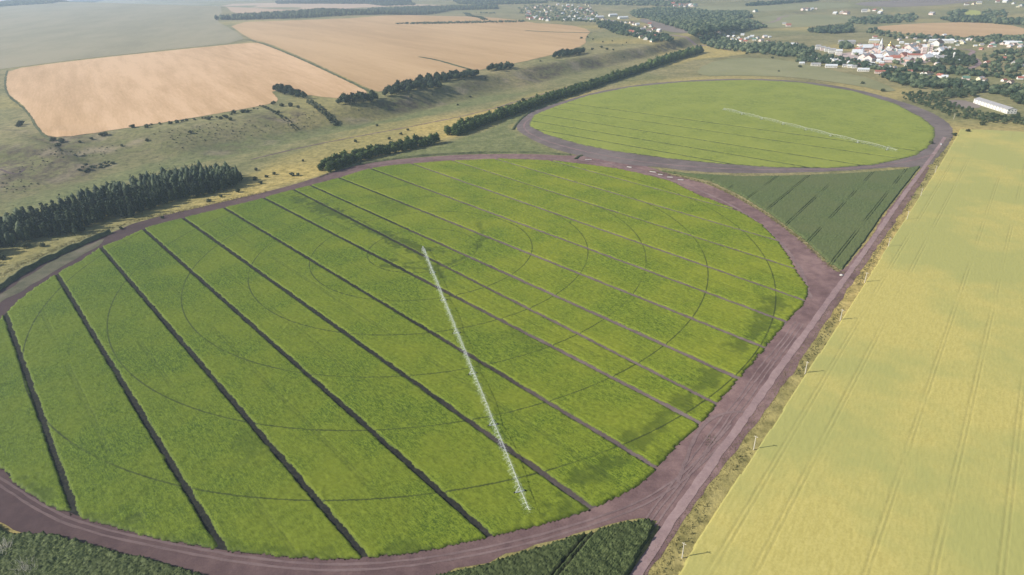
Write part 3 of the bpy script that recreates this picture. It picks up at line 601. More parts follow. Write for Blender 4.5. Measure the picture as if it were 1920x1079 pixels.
# ------------------------------------------------------------------ centre-pivot irrigation
def pivot_machine(c, z, ang, nspan, span, over, label, scale=1.0, grp='centre pivot irrigation machines'):
    root = empty('irrigation_pivot', (c[0], c[1], z), ang); tag(root, label, 'irrigation machine', grp)
    pw = .11 * scale; hp = 3.9
    k = MB()
    for sx in (-1, 1):
        for sy in (-1, 1): k.tube((sx * 1.8, sy * 1.8, 0), (sx * .35, sy * .35, 4.2), .08, .07)
    for h in (1.2, 2.6):
        q = 1.8 - 1.45 * h / 4.2
        for a, b in (((-q, -q), (q, -q)), ((q, -q), (q, q)), ((q, q), (-q, q)), ((-q, q), (-q, -q))): k.tube((*a, h), (*b, h), .05)
    pt = k.build('pivot_tower', M['galv'], root)
    MB().tube((0, 0, 0), (0, 0, 4.4), .16, .16, 8).build('riser_pipe', M['galv'], pt)
    MB().box((1.0, 1.2, 1.7), (.6, .4, .9)).build('control_box', M['white'], pt)
    MB().box((0, 0, .10), (4.6, 4.6, .22)).build('concrete_pad', M['conc'], pt)
    for i in range(nspan):
        x0, x1 = i * span, (i + 1) * span; sp = MB(); n = 10
        zz = lambda t: hp + 1.0 * 4 * t * (1 - t) * .9
        for j in range(n):
            a, b = j / n, (j + 1) / n; sp.tube((x0 + a * span, 0, zz(a)), (x0 + b * span, 0, zz(b)), pw, pw, 6)
        po = sp.build('span_pipe', M['galv'], root)
        tr = MB(); pts = [(x0 + t * span, zz(t) - 1.5 * min(1, 6 * t, 6 * (1 - t))) for t in np.linspace(0, 1, 9)]
        for (xa, za), (xb, zb) in zip(pts[:-1], pts[1:]):
            for s in (-.75, .75): tr.tube((xa, s * (1 if xa not in (x0,) else .2), za), (xb, s * (1 if xb not in (x1,) else .2), zb), .025 * scale, None, 4)
        for (xa, za), t in list(zip(pts, np.linspace(0, 1, 9)))[1:-1]:
            for s in (-.75, .75): tr.tube((xa, 0, zz(t)), (xa, s, za), .022 * scale, None, 4)
            tr.tube((xa, -.75, za), (xa, .75, za), .022 * scale, None, 4)
        tr.build('truss', M['galv'], po)['kind'] = 'stuff'
        dr = MB()
        for t in np.arange(.06, 1, .075): dr.tube((x0 + t * span, .1, zz(t)), (x0 + t * span, .1, 1.9), .035 * scale, None, 4)
        dr.build('sprinkler_drops', M['black'], po)['kind'] = 'stuff'
        tw = MB()
        for s in (-1, 1):
            tw.tube((x1 - .3, s * 2.1, .9), (x1, s * .25, hp), .08 * scale, None, 6); tw.tube((x1 + .3, s * 2.1, .9), (x1, s * .25, hp), .08 * scale, None, 6)
        tw.box((x1, 0, .85), (.35, 4.6, .28)); to = tw.build('drive_tower', M['galv'], root)
        MB().box((x1, .3, 1.15), (.4, .9, .35)).build('gear_motor', M['white'], to)
        for s in (-1, 1):
            MB().tube((x1 - .2, s * 2.25, .66), (x1 + .2, s * 2.25, .66), .66 * scale ** .5, None, 14).build('wheel', M['tyre'], to)
    e0 = nspan * span; k = MB(); k.tube((e0, 0, hp), (e0 + over, 0, hp - .2), pw, pw * .8, 6)
    eb = k.build('end_boom', M['galv'], root)
    k = MB()
    for s in (-.5, .5): k.tube((e0, s, hp + 1.9), (e0 + over, 0, hp - .1), .03 * scale, None, 4); k.tube((e0, 0, hp), (e0, s, hp + 1.9), .04 * scale, None, 4)
    k.build('cable_stay', M['galv'], eb)
    MB().tube((e0 + over - .3, 0, hp), (e0 + over + .9, .5, hp + .7), .09, .05, 6).build('end_gun', M['galv'], eb)
    return root
ANG = rad(-75.0)
PV = G(795, 473)[:2]; PV = CF * .5 + PV * .5
EP = G0(992, 956, 4.0); ANG = math.atan2(EP[1] - PV[1], EP[0] - PV[0]); ALEN = float(np.hypot(*(EP - PV)))
pivot_machine(PV, .06, ANG, 6, (ALEN - 13.5) / 6, 13.5, 'near centre pivot sprinkler arm reaching down the middle of the near field')
E2 = G(1683, 288)[:2]; d2 = E2 - F2C; L2_ = float(np.hypot(*d2)); A2_ = math.atan2(d2[1], d2[0])
pivot_machine(F2C, .12, A2_, 7, (L2_ - 14) / 7, 12, 'far centre pivot sprinkler arm crossing the farther round field', 1.3)
def spray(name, c, z, ang, length, per_m, rad_, size, label, seed):
    r = np.random.default_rng(seed); n = int(length * per_m)
    noz = 3 + np.floor(r.random(n) * (length - 3) / 2.6) * 2.6
    t = r.random(n) ** .7; phi = r.random(n) * 2 * np.pi; rr = rad_ * t * (.5 + .6 * r.random(n))
    h = 2.0 + .9 * t - 2.2 * t * t + r.random(n) * .5 + (r.random(n) < .35) * r.random(n) * 1.7
    gust = .6 * np.sin(noz * .7) + .5 * (r.random(n) - .5)
    x = noz + rr * np.cos(phi) * .55; y = .1 + rr * np.sin(phi) + gust * t
    P = np.stack([x, y, np.maximum(h, .5)], 1)
    d = np.stack([np.cos(phi) * .5, np.sin(phi), .8 - 2.4 * t], 1); d /= np.linalg.norm(d, axis=1)[:, None]
    sde = r.normal(size=(n, 3)); sde -= d * (sde * d).sum(1)[:, None]; sde /= np.linalg.norm(sde, axis=1)[:, None]
    Ls = size * (.5 + r.random(n))[:, None]; wd = size * .16
    V = np.concatenate([P - d * Ls / 2 - sde * wd, P - d * Ls / 2 + sde * wd, P + d * Ls / 2], 1).reshape(-1, 3)
    o = link(name, mesh_np(name, V, np.arange(3 * n).reshape(n, 3), M['spray']), None, (c[0], c[1], z), ang)
    return tag(o, label, 'water spray', None, 'stuff')
spray('water_spray', PV, .06, ANG, ALEN, 150, 2.2, .2, 'white water spray falling along the near sprinkler arm', 3)
spray('water_spray', F2C, .12, A2_, L2_, 22, 2.4, .34, 'faint white water spray along the far sprinkler arm', 4)

# ------------------------------------------------------------------ vegetation
def ico(sub=2):
    bm = bmesh.new(); bmesh.ops.create_icosphere(bm, subdivisions=sub, radius=1); V = np.array([v.co[:] for v in bm.verts]); Fs = np.array([[v.index for v in f.verts] for f in bm.faces]); bm.free(); return V, Fs
IV1, IF1 = ico(1); IV2, IF2 = ico(2)
def quads(P, Nn, size, r):
    n = len(P); a = np.cross(Nn, r.normal(size=(n, 3))); a /= np.linalg.norm(a, axis=1)[:, None]; b = np.cross(Nn, a)
    s = size * (.6 + .8 * r.random(n))[:, None]
    V = np.stack([P - a * s - b * s * .6, P + a * s - b * s * .5, P + a * s * .7 + b * s, P - a * s * .6 + b * s * .8], 1).reshape(-1, 3)
    Fq = np.arange(4 * n).reshape(n, 4); return V, np.concatenate([Fq[:, [0, 1, 2]], Fq[:, [0, 2, 3]]])
def crown_lobes(kind, r):
    L = []
    if kind == 'pine':                          # narrow, pointed, whorled
        h = 11.5 + 2.5 * r.random(); k = 8
        for i in range(k):
            t = i / (k - 1); L.append(((r.random() - .5) * .5, (r.random() - .5) * .5, 3.0 + (h - 3.6) * t, 2.15 * (1 - t * .52) * (.7 + .6 * r.random()), 1.25 * (1 - .3 * t)))
    elif kind == 'belt':
        k = 11
        for i in range(k):
            a = r.random() * 6.283; q = r.random(); L.append((math.cos(a) * 1.7 * q, math.sin(a) * 1.7 * q, 1.4 + 6.2 * r.random() * (1 - .4 * q), 1.7 + .8 * r.random(), 1.4 + .7 * r.random()))
        L.append((0, 0, 4.6, 2.3, 3.2))
    elif kind == 'round':
        k = 10
        for i in range(k):
            a = r.random() * 6.283; q = .3 + .7 * r.random(); L.append((math.cos(a) * 2.3 * q, math.sin(a) * 2.3 * q, 3.0 + 4.0 * r.random() * (1.1 - .6 * q), 1.5 + .9 * r.random(), 1.2 + .7 * r.random()))
        L.append((0, 0, 4.8, 2.6, 2.4))
    elif kind == 'shrub':
        for i in range(6):
            a = r.random() * 6.283; q = r.random(); L.append((math.cos(a) * .9 * q, math.sin(a) * .9 * q, .7 + .8 * r.random(), .7 + .5 * r.random(), .6 + .4 * r.random()))
    return L
def crown_mesh(name, kind, mat, seed, nleaf, lsize):
    r = np.random.default_rng(seed); L = crown_lobes(kind, r); VV = []; FF = []; o = 0
    wts = np.array([l[3] ** 2 for l in L]); wts /= wts.sum()
    for (x, y, z, rr, rz) in L:
        V = IV1 * (np.array([rr, rr, rz]) * .78) * (1 + .25 * (r.random((len(IV1), 1)) - .5)) + np.array([x, y, z]); VV.append(V); FF.append(IF1 + o); o += len(V)
    pick = r.choice(len(L), nleaf, p=wts); d = r.normal(size=(nleaf, 3)); d /= np.linalg.norm(d, axis=1)[:, None]
    LL = np.array(L); P = LL[pick, :3] + d * np.stack([LL[pick, 3], LL[pick, 3], LL[pick, 4]], 1) * (.75 + .38 * r.random((nleaf, 1)))
    nn = d + .7 * r.normal(size=d.shape); nn /= np.linalg.norm(nn, axis=1)[:, None]
    V, Fq = quads(P, nn, lsize, r); VV.append(V); FF.append(Fq + o)
    return mesh_np(name, np.concatenate(VV), np.concatenate(FF), mat)
def trunk_mesh(name, h, r0, seed, limbs=4):
    r = random.Random(seed); k = MB(); k.tube((0, 0, -.3), (0, 0, h * .5), r0, r0 * .7, 7); k.tube((0, 0, h * .5), (.1, .05, h), r0 * .7, r0 * .25, 6)
    for i in range(limbs):
        a = r.random() * 6.283; z = h * (.4 + .45 * r.random()); l = h * .25
        k.tube((0, 0, z), (math.cos(a) * l, math.sin(a) * l, z + l * .7), r0 * .35, r0 * .12, 5)
    return k.mesh(name, M['bark'])
KIND = {}
for kd, mt_, nl, ls, th, tr0, hh in (('pine', 'pine', 420, .42, 11.5, .17, 13), ('belt', 'leaf', 420, .42, 6.0, .2, 8.5), ('round', 'leaf2', 460, .5, 6.0, .24, 8.5), ('shrub', 'shrub', 150, .26, 1.2, .06, 2.0), ('rim', 'pine', 420, .45, 8.5, .2, 10)):
    KIND[kd] = ([crown_mesh('crown_' + kd, 'round' if kd == 'rim' else kd, M[mt_], 100 + i + hash(kd) % 1 , nl, ls) for i in range(5)], [trunk_mesh('trunk_' + kd, th, tr0, i) for i in range(3)])
def tree(name, kind, x, y, s, label, cat, group, sz=1.0):
    z = float(H(x, y)); root = empty(name, (x, y, z), random.random() * 6.283, (s, s, s * sz)); tag(root, label, cat, group)
    cr, tk = KIND[kind]
    link('crown', random.choice(cr), root); link('trunk', random.choice(tk), root); return root
def scatter(poly, spacing, jit=.45, seed=1):
    r = np.random.default_rng(seed); lo = poly.min(0); hi = poly.max(0)
    gx, gy = np.meshgrid(np.arange(lo[0], hi[0], spacing), np.arange(lo[1], hi[1], spacing)); P = np.stack([gx.ravel(), gy.ravel()], 1); P[:, 0] += (np.round(P[:, 1] / spacing) % 2) * spacing / 2
    P += (r.random(P.shape) - .5) * 2 * jit * spacing; return P[inpoly(P[:, 0], P[:, 1], poly)]
def wood_stuff(name, P, mat, rr, hh, label, cat='trees', seed=5, nleaf=14, kind='stuff'):
    """far-off wood that reads as one mass: many uneven crowns in one mesh"""
    r = np.random.default_rng(seed); n = len(P)
    if n == 0: return None
    z = H(P[:, 0], P[:, 1]); sc = .65 + .7 * r.random(n)
    base = IV1; nb = len(base)
    V = base[None] * (1 + .5 * (r.random((n, nb, 1)) - .5)) * np.stack([rr * sc, rr * sc, hh * .5 * sc], 1)[:, None] + np.stack([P[:, 0], P[:, 1], z + hh * .52 * sc], 1)[:, None]
    Fs = (IF1[None] + (np.arange(n) * nb)[:, None, None]).reshape(-1, 3)
    VV = [V.reshape(-1, 3)]; FF = [Fs]
    d = r.normal(size=(n, nleaf, 3)); d /= np.linalg.norm(d, axis=2)[:, :, None]
    Q = d * np.stack([rr * sc, rr * sc, hh * .5 * sc], 1)[:, None] * (.9 + .3 * r.random((n, nleaf, 1))) + np.stack([P[:, 0], P[:, 1], z + hh * .52 * sc], 1)[:, None]
    nn = (d + .6 * r.normal(size=d.shape)).reshape(-1, 3); nn /= np.linalg.norm(nn, axis=1)[:, None]
    v2, f2 = quads(Q.reshape(-1, 3), nn, rr * .28, r); VV.append(v2); FF.append(f2 + n * nb)
    tn = (r.random(n) - .5) * .75
    o = link(name, mesh_np(name, np.concatenate(VV), np.concatenate(FF), mat, False, dict(tint=np.concatenate([np.repeat(tn, nb), np.repeat(tn, nleaf * 4)])))); return tag(o, label, cat, None, kind)

# pine stand beside the near ring road
PINE = GP([(-150, 560), (0, 472), (70, 450), (150, 441), (172, 426), (212, 410), (250, 409), (320, 380), (380, 369), (440, 354), (456, 340), (440, 331), (380, 331), (300, 343), (200, 374), (100, 404), (0, 430), (-150, 490)])
PFRONT = GP([(-150, 560), (0, 472), (70, 450), (150, 441), (172, 426), (212, 410), (250, 409), (320, 380), (380, 369), (440, 354), (456, 340)])
P = scatter(PINE, 5.6, .48, 11); P = P[np.argsort(np.hypot(P[:, 0], P[:, 1]))]
vis = P[P[:, 0] > -.80 * P[:, 1] - 25]
for x, y in vis[:300]:
    px_ = x / max(y, 1); zone = 'left end' if px_ < -.62 else ('middle' if px_ < -.52 else 'right end')
    fr = dpoly(np.array([x]), np.array([y]), PFRONT)[0] < 9
    lab = 'narrow dark conifer %s the %s of the roadside stand' % ('on the open edge of' if fr else 'deep inside', zone)
    tree('conifer_tree', 'pine', x, y, .85 + .55 * random.random(), lab, 'tree', 'conifers %s the %s of the stand' % ('on the edge of' if fr else 'inside', zone), .78 + .32 * random.random())
rest = np.array([p for p in P if not any((p == q).all() for q in vis[:300])])
wood_stuff('conifer_stand', rest, M['pine'], 2.5, 14.5, 'back rows of the dark conifer stand left of the near ring road', seed=12, nleaf=24)

# shelter belts
def belt_points(px, width, sp, seed):
    L = resample(smooth(GP(px), False, 1), sp); T = np.gradient(L, axis=0); T /= np.linalg.norm(T, axis=1)[:, None]; N = np.stack([-T[:, 1], T[:, 0]], 1); r = np.random.default_rng(seed); out = []
    rows = max(2, int(width / 4.4)); 
    for k in range(rows):
        o = (k / (rows - 1) - .5) * width; out.append(L + N * (o + (r.random((len(L), 1)) - .5) * 2.5) + T * ((r.random((len(L), 1)) - .5) * sp * .6))
    return np.concatenate(out)
b1 = belt_points([(612, 321), (650, 306), (700, 292), (760, 280), (800, 271), (815, 267)], 13, 5.8, 1)
for x, y in b1: tree('belt_tree', 'belt', x, y, 1.15 + .6 * random.random(), 'leafy green tree in the short shelter belt above the near ring road', 'tree', 'trees of the short shelter belt')
b2 = belt_points([(850, 254), (900, 234), (960, 214), (1020, 192), (1080, 174), (1140, 153), (1200, 134), (1260, 114), (1312, 99)], 15, 7.6, 2)
b2 = b2[np.argsort(np.hypot(b2[:, 0], b2[:, 1]))]; nb = 300
bz = lambda x, y: ['near end', 'lower part', 'middle part', 'upper part'][min(3, int((math.hypot(x, y) - 860) / 190))] if math.hypot(x, y) > 860 else 'near end'
for x, y in b2[:nb]: tree('belt_tree', 'belt', x, y, 1.25 + .65 * random.random(), 'leafy green tree in the %s of the long shelter belt along the dry meadow' % bz(x, y), 'tree', 'trees in the %s of the long shelter belt' % bz(x, y))
wood_stuff('shelter_belt', b2[nb:], M['leaf'], 4.6, 15, 'far end of the long shelter belt running to the river', seed=13)

# clumps along the plateau rim
RIMS = [([(632, 200), (700, 196), (712, 186), (690, 184), (640, 190)], 'rim clump below the corner of the pink field'),
        ([(716, 184), (760, 176), (800, 172), (830, 168), (820, 160), (770, 162), (735, 170)], 'dark rim clump below the tan field'),
        ([(780, 164), (840, 154), (898, 147), (895, 141), (840, 146), (785, 155)], 'long dark rim clump below the tan field'),
        ([(910, 136), (940, 134), (962, 130), (955, 126), (915, 131)], 'small rim clump right of the long dark one'),
        ([(512, 174), (540, 180), (580, 190), (575, 186), (545, 173), (520, 169)], 'narrow clump wedged into the edge of the pink field'),
        ([(1035, 111), (1070, 107), (1096, 103), (1094, 99), (1040, 106)], 'distant rim clump at the right end of the tan field')]
for i, (pl, lb) in enumerate(RIMS):
    for x, y in scatter(GP(pl), 10.5, .45, 30 + i): tree('rim_tree', 'rim', x, y, 1.15 + .7 * random.random(), 'dark bushy tree in the ' + lb, 'tree', 'trees of the ' + lb, 1.15)
# single shrubs on the slope, the meadow and the rim
SH = [(40, 235, 2.6), (35, 238, 2.2), (100, 265, 2.0), (115, 268, 2.4), (110, 276, 2), (150, 268, 1.2), (190, 255, 1.6), (200, 254, 1.8), (172, 262, 1.3), (250, 240, 2.0), (275, 240, 2), (320, 233, 1.6), (332, 231, 1.8), (350, 227, 1.4), (392, 225, 2), (425, 222, 2), (432, 226, 1.8), (415, 224, 1.7), (440, 213, 2.2), (455, 212, 2), (465, 212, 1.8), (513, 196, 2), (530, 200, 2.2), (545, 200, 2.4), (560, 203, 1.8), (522, 212, 1.4), (585, 196, 1.8), (592, 203, 1.8), (600, 208, 1.6), (610, 215, 1.6), (618, 224, 1.8), (628, 232, 2), (358, 250, 1.6), (275, 265, 1.4), (228, 275, 1.2), (480, 320, 1.6), (500, 333, 1.4), (515, 328, 1.6), (549, 330, 2), (560, 330, 1.6), (478, 338, 1.8), (490, 345, 1.6), (568, 303, 1.3), (667, 267, 1.4), (690, 277, 1.2), (707, 237, 1.3), (765, 245, 1.2), (730, 262, 1.3), (752, 253, 1.2), (810, 178, 1.3), (770, 183, 1.6), (882, 183, 1.2), (910, 148, 1.1), (858, 198, 1.1), (870, 151, 1.2), (1013, 116, 1.2), (1110, 94, 2.2), (1128, 90, 2.2), (1138, 94, 2), (1150, 95, 1.6), (1090, 73, 2), (1102, 71, 1.8), (1112, 75, 1.6), (1130, 80, 1.4), (1148, 78, 1.2), (1175, 81, 1.2), (1167, 85, 1), (1170, 108, 1.2), (980, 190, 2.2), (50, 465, 2.2), (80, 463, 1.8), (5, 487, 2), (55, 447, 2.4), (75, 445, 2), (340, 368, 1.8), (392, 379, 1.6), (445, 361, 2), (415, 370, 1.4), (228, 430, 1.2), (305, 410, 1.2), (1617, 158, 1.8), (1655, 172, 2), (1500, 127, 2), (1400, 102, 2), (1448, 110, 1.8), (1430, 99, 1.4), (1460, 135, 1.2), (1745, 270, 1.5), (1790, 255, 1.6), (1815, 248, 1.4), (1841, 235, 2)]
for u, v, s in SH:
    p = G(u, v); tree('shrub', 'shrub', p[0], p[1], s * (1.0 if v > 300 else 1.25), 'isolated dark shrub dotted over the slope and dry meadow', 'shrub', 'isolated shrubs on slope and meadow')

# low scrub in the gullies and on the slope: uncountable
SL = scatter(GP([(0, 300), (90, 275), (280, 250), (500, 215), (640, 205), (720, 192), (900, 150), (1050, 120), (1050, 130), (900, 170), (760, 205), (600, 232), (450, 258), (280, 300), (90, 345), (0, 380)]), 9, .5, 41)
SL = SL[vn(SL[:, 0] / 45, SL[:, 1] / 45, 43) + .25 * rng.random(len(SL)) > .74]
wood_stuff('scrub', SL, M['shrub'], .9, 1.0, 'low dark scrub scattered over the eroded slope', 'scrub', 44, 8)
def gully(px, w_, sp, rr, hh, lb, sd): wood_stuff('scrub', belt_points(px, w_, sp, sd), M['shrub'], rr, hh, lb, 'scrub', sd, 12)
gully([(490, 199), (515, 212), (540, 228), (558, 244)], 4, 5, 1.4, 1.6, 'thin line of scrub down the left gully of the slope', 45)
gully([(580, 192), (600, 206), (618, 222), (632, 236)], 7, 4, 2.2, 3.4, 'dark scrub filling the gully below the wedge in the pink field', 46)
gully([(155, 322), (185, 314), (208, 306)], 10, 5, 2.2, 2.4, 'dark scrub patch on the slope above the conifer stand', 47)
gully([(280, 236), (350, 227), (420, 219), (480, 205)], 6, 14, 1.8, 2.6, 'broken row of bushes under the lower edge of the pink field', 48)
# trees and thickets round the town
def grove(px, sp, s, name, label, group, kind='round', seed=1, sz=1.0, cap=999):
    P = scatter(GP(px), sp, .45, seed)
    P = P[np.argsort(np.hypot(P[:, 0], P[:, 1]))][:cap]
    for x, y in P: tree(name, kind, x, y, s * (.7 + .6 * random.random()), label, 'tree', group, sz)
grove([(1692, 178), (1720, 172), (1760, 184), (1800, 200), (1850, 215), (1925, 222), (1925, 236), (1850, 232), (1780, 218), (1730, 200), (1695, 188)], 8.0, .62, 'thicket_tree', 'low bushy tree in the thicket behind the wheat field', 'low trees of the thicket behind the wheat', seed=51)
grove([(1745, 178), (1800, 168), (1830, 178), (1824, 184), (1760, 186)], 8.5, 1.0, 'garden_tree', 'tall dark tree in the row behind the thicket left of the barn', 'tall trees left of the barn', seed=52)
grove([(1840, 178), (1925, 185), (1925, 200), (1905, 196), (1880, 180)], 9, 1.1, 'garden_tree', 'tall dark tree behind the long white barn', 'tall trees behind the barn', seed=53)
grove([(1770, 122), (1800, 126), (1830, 124), (1828, 114), (1800, 108), (1790, 98), (1770, 104), (1745, 116), (1745, 122)], 12, 1.5, 'park_tree', 'large dark tree in the town park right of the tall twin block', 'large trees of the town park', seed=54)
# river woods and village greenery that read as masses
def mass(name, px, sp, rr, hh, label, mat='leaf2', seed=1, keep=1.0, cat='woodland'):
    P = scatter(GP(px), sp, .5, seed)
    if keep < 1: P = P[np.random.default_rng(seed).random(len(P)) < keep]
    return wood_stuff(name, P, M[mat], rr, hh, label, cat, seed)
mass('river_wood', [(1190, 34), (1180, 24), (1240, 16), (1300, 20), (1330, 24), (1400, 24), (1410, 34), (1370, 38), (1400, 42), (1440, 52), (1380, 58), (1340, 62), (1330, 74), (1300, 70), (1285, 60), (1250, 48), (1215, 36)], 17, 8, 13, 'broad wooded river valley between the two villages', seed=61, keep=.8)
mass('river_wood', [(1310, 72), (1345, 66), (1365, 78), (1400, 88), (1440, 84), (1500, 88), (1530, 96), (1500, 110), (1440, 104), (1380, 98), (1340, 92), (1315, 80)], 13, 6, 10, 'green trees along the front of the small village', seed=62, keep=.7)
mass('village_greenery', [(1490, 96), (1520, 92), (1530, 104), (1600, 116), (1650, 128), (1700, 132), (1690, 140), (1620, 130), (1560, 122), (1500, 118)], 11, 4.5, 8, 'dark trees between the houses at the front of the town', seed=63, keep=.6)
mass('village_greenery', [(1650, 140), (1700, 140), (1760, 152), (1840, 160), (1925, 165), (1925, 182), (1840, 176), (1780, 166), (1720, 168), (1660, 152)], 10, 5, 8, 'green gardens between the town and the thicket', seed=64, keep=.75)
mass('village_greenery', [(1840, 100), (1925, 95), (1925, 150), (1850, 146), (1835, 130)], 16, 5, 8, 'scattered gardens on the right edge of the town', seed=65, keep=.5)
mass('village_greenery', [(1700, 120), (1750, 126), (1780, 132), (1830, 134), (1840, 146), (1760, 140), (1700, 134)], 11, 5, 8, 'trees below the tall twin block', seed=66, keep=.7)
mass('village_greenery', [(1620, 62), (1640, 56), (1700, 66), (1770, 72), (1840, 72), (1850, 80), (1760, 76), (1680, 74)], 17, 6, 9, 'row of trees at the back of the town', seed=67, keep=.45)
mass('village_greenery', [(1835, 75), (1870, 70), (1925, 72), (1925, 78), (1880, 82), (1845, 84)], 13, 6, 10, 'blue green trees at the right rear of the town', seed=68, keep=.8)
mass('wood_patch', [(1515, 58), (1560, 54), (1600, 52), (1598, 62), (1560, 64), (1520, 62)], 14, 7, 12, 'dark blue wood patch behind the town', 'pine', 69)
mass('wood_patch', [(1600, 36), (1640, 32), (1720, 28), (1716, 42), (1640, 46), (1580, 48)], 20, 8, 9, 'grey blue wood strip on the right hill', seed=70, keep=.7)
mass('wood_patch', [(1760, 36), (1830, 34), (1925, 42), (1925, 49), (1850, 44), (1780, 42)], 16, 7, 13, 'dark hedge along the top of the tan field at right', seed=71)
mass('wood_patch', [(1780, 24), (1815, 20), (1810, 30), (1770, 32)], 22, 8, 10, 'small grey wood on the far right hill', seed=72, keep=.6)
mass('wood_patch', [(1840, 24), (1880, 22), (1900, 30), (1850, 34)], 22, 8, 10, 'small dark wood beside the yellow patch', seed=73, keep=.6)
mass('wood_strip', [(1392, 12), (1420, 8), (1480, 4), (1535, 1), (1530, 3), (1480, 7), (1420, 12)], 20, 9, 13, 'dark wood strip high on the hill right of centre', 'pine', 74)
mass('tree_line', [(402, 38), (450, 33), (560, 26), (700, 20), (800, 16), (930, 14), (935, 18), (850, 20), (700, 28), (560, 35), (450, 38)], 15, 6, 17, 'long dark tree line across the far tan field', 'pine', 75)
mass('wood_strip', [(518, 5), (640, 2), (770, 3), (772, 7), (640, 8), (520, 8)], 22, 10, 14, 'blue wood beyond the far pink field', 'pine', 76)
mass('wood_strip', [(-90, 22), (0, 13), (100, 7), (195, 1), (150, 0), (0, 8), (-90, 15)], 26, 11, 15, 'long blue wood in the upper left corner', 'pine', 77)
mass('wood_strip', [(690, 8), (760, 5), (780, 10), (720, 12)], 22, 9, 12, 'thin wood strip inside the far pink field', 'pine', 78)
mass('wood_strip', [(850, 2), (960, 3), (1030, 6), (980, 8), (900, 10), (860, 8)], 22, 10, 13, 'blue wood behind the far village at left', 'pine', 79)
mass('wood_strip', [(1020, 1), (1200, 2), (1300, 4), (1260, 12), (1130, 10), (1050, 6)], 30, 11, 13, 'hazy blue wood behind the far village', seed=80, keep=.8)
mass('village_greenery', [(970, 16), (1000, 10), (1100, 16), (1125, 26), (1120, 42), (1060, 42), (1000, 36), (975, 26)], 22, 6, 8, 'greenery between the houses of the far village', seed=81, keep=.3)
mass('village_greenery', [(1118, 44), (1150, 44), (1180, 50), (1215, 64), (1250, 68), (1262, 78), (1230, 82), (1200, 72), (1160, 66), (1125, 54)], 13, 6, 9, 'trees round the middle village at the end of the tan field', seed=82, keep=.7)
mass('hedge', [(740, 44), (800, 43), (900, 41), (985, 40), (985, 42), (900, 44), (800, 46), (742, 46)], 11, 3.5, 5, 'thin dark hedge across the far part of the tan field', seed=83, keep=.7)
mass('hedge', [(868, 25), (905, 38), (915, 39), (880, 25), (930, 26), (928, 25)], 12, 4, 5, 'short angled hedge at the back of the tan field', seed=84)

# weeds on the verge beside the wheat: uncountable, one mass
def tufts(name, P, mat, hgt, sz, per, label, seed):
    r = np.random.default_rng(seed); n = len(P) * per; Q = np.repeat(P, per, 0) + r.normal(size=(n, 2)) * sz
    z = H(Q[:, 0], Q[:, 1]); hh = hgt * (.4 + r.random(n)); d = np.stack([r.normal(size=n) * .35, r.normal(size=n) * .35, np.ones(n)], 1)
    a = r.random(n) * 6.283; sd = np.stack([np.cos(a), np.sin(a), 0 * a], 1) * (sz * .35)
    B = np.stack([Q[:, 0], Q[:, 1], z], 1); V = np.concatenate([B - sd, B + sd, B + d * hh[:, None]], 1).reshape(-1, 3)
    return tag(link(name, mesh_np(name, V, np.arange(3 * n).reshape(n, 3), mat)), label, 'weeds', None, 'stuff')
vp = resample(GP([(1210, 1150), (1245, 1085), (1290, 1012), (1345, 935), (1395, 862), (1450, 782), (1500, 705), (1560, 614), (1637, 492), (1697, 400), (1757, 308), (1788, 258)]), 1.0)
r_ = np.random.default_rng(8); Tv = np.gradient(vp, axis=0); Tv /= np.linalg.norm(Tv, axis=1)[:, None]; Nv = np.stack([-Tv[:, 1], Tv[:, 0]], 1)
kp = vn(np.arange(len(vp)) / 14, np.zeros(len(vp)), 9) > .5
tufts('verge_weeds', (vp + Nv * (1.2 + 1.2 * r_.normal(size=(len(vp), 1))))[kp], M['shrub'], .8, .45, 5, 'dark weeds along the edge of the wheat field', 21)
vw = np.concatenate([vp + Nv * (2 + 6.5 * r_.random((len(vp), 1))) for _ in range(3)])
tufts('verge_grass', vw, M['weed'], .35, .5, 5, 'dry grass on the verge between road and wheat', 22)
ve = np.concatenate([vp + Nv * (8.4 + .8 * r_.normal(size=(len(vp), 1)))])[vn(np.arange(len(vp)) / 9, np.zeros(len(vp)), 19) > .6]
tufts('verge_weeds', ve, M['bank'], .4, .35, 3, 'low dark weeds along the road edge of the verge', 23)
pb = scatter(GP([(0, 1030), (22, 1022), (25, 1036), (0, 1050)]), .8, .5, 3)
tufts('dead_weeds', pb, M['deadweed'], 3.4, .6, 8, 'pale dead weeds at the bottom left corner of the maize', 24)
pb = scatter(GP([(30, 1066), (52, 1054), (72, 1060), (60, 1082), (35, 1090)]), .9, .5, 4)
tufts('dead_weeds', pb, M['deadweed'], 3.0, .5, 5, 'pale dead weeds standing in the bottom left maize', 25)
pb = scatter(GP([(1320, 820), (1340, 812), (1345, 826), (1325, 842)]), 1.2, .5, 6)
tufts('verge_weeds', pb, M['bank'], .35, .6, 6, 'small green weed patch on the bare junction', 29)
tb = resample(GP([(1215, 320), (1270, 331), (1330, 345), (1385, 371), (1440, 404), (1500, 449), (1550, 494), (1574, 512)]), 1.2)
tufts('verge_weeds', np.concatenate([tb + r_.normal(size=tb.shape) * 1.4 for _ in range(2)]), M['weed'], .8, .6, 6, 'ragged weeds along the dark green triangle edge', 26)
tb = resample(GP([(600, 333), (650, 312), (720, 300), (800, 291), (900, 286), (1000, 286), (1070, 291)]), 1.5)
tufts('verge_weeds', np.concatenate([tb + r_.normal(size=tb.shape) * 1.2 for _ in range(2)]), M['shrub'], 1.2, .6, 6, 'dark weeds along the far edge of the near ring road', 27)
tb = resample(GP([(-40, 540), (60, 490), (140, 455), (260, 415), (400, 385), (500, 362)]), 1.0)
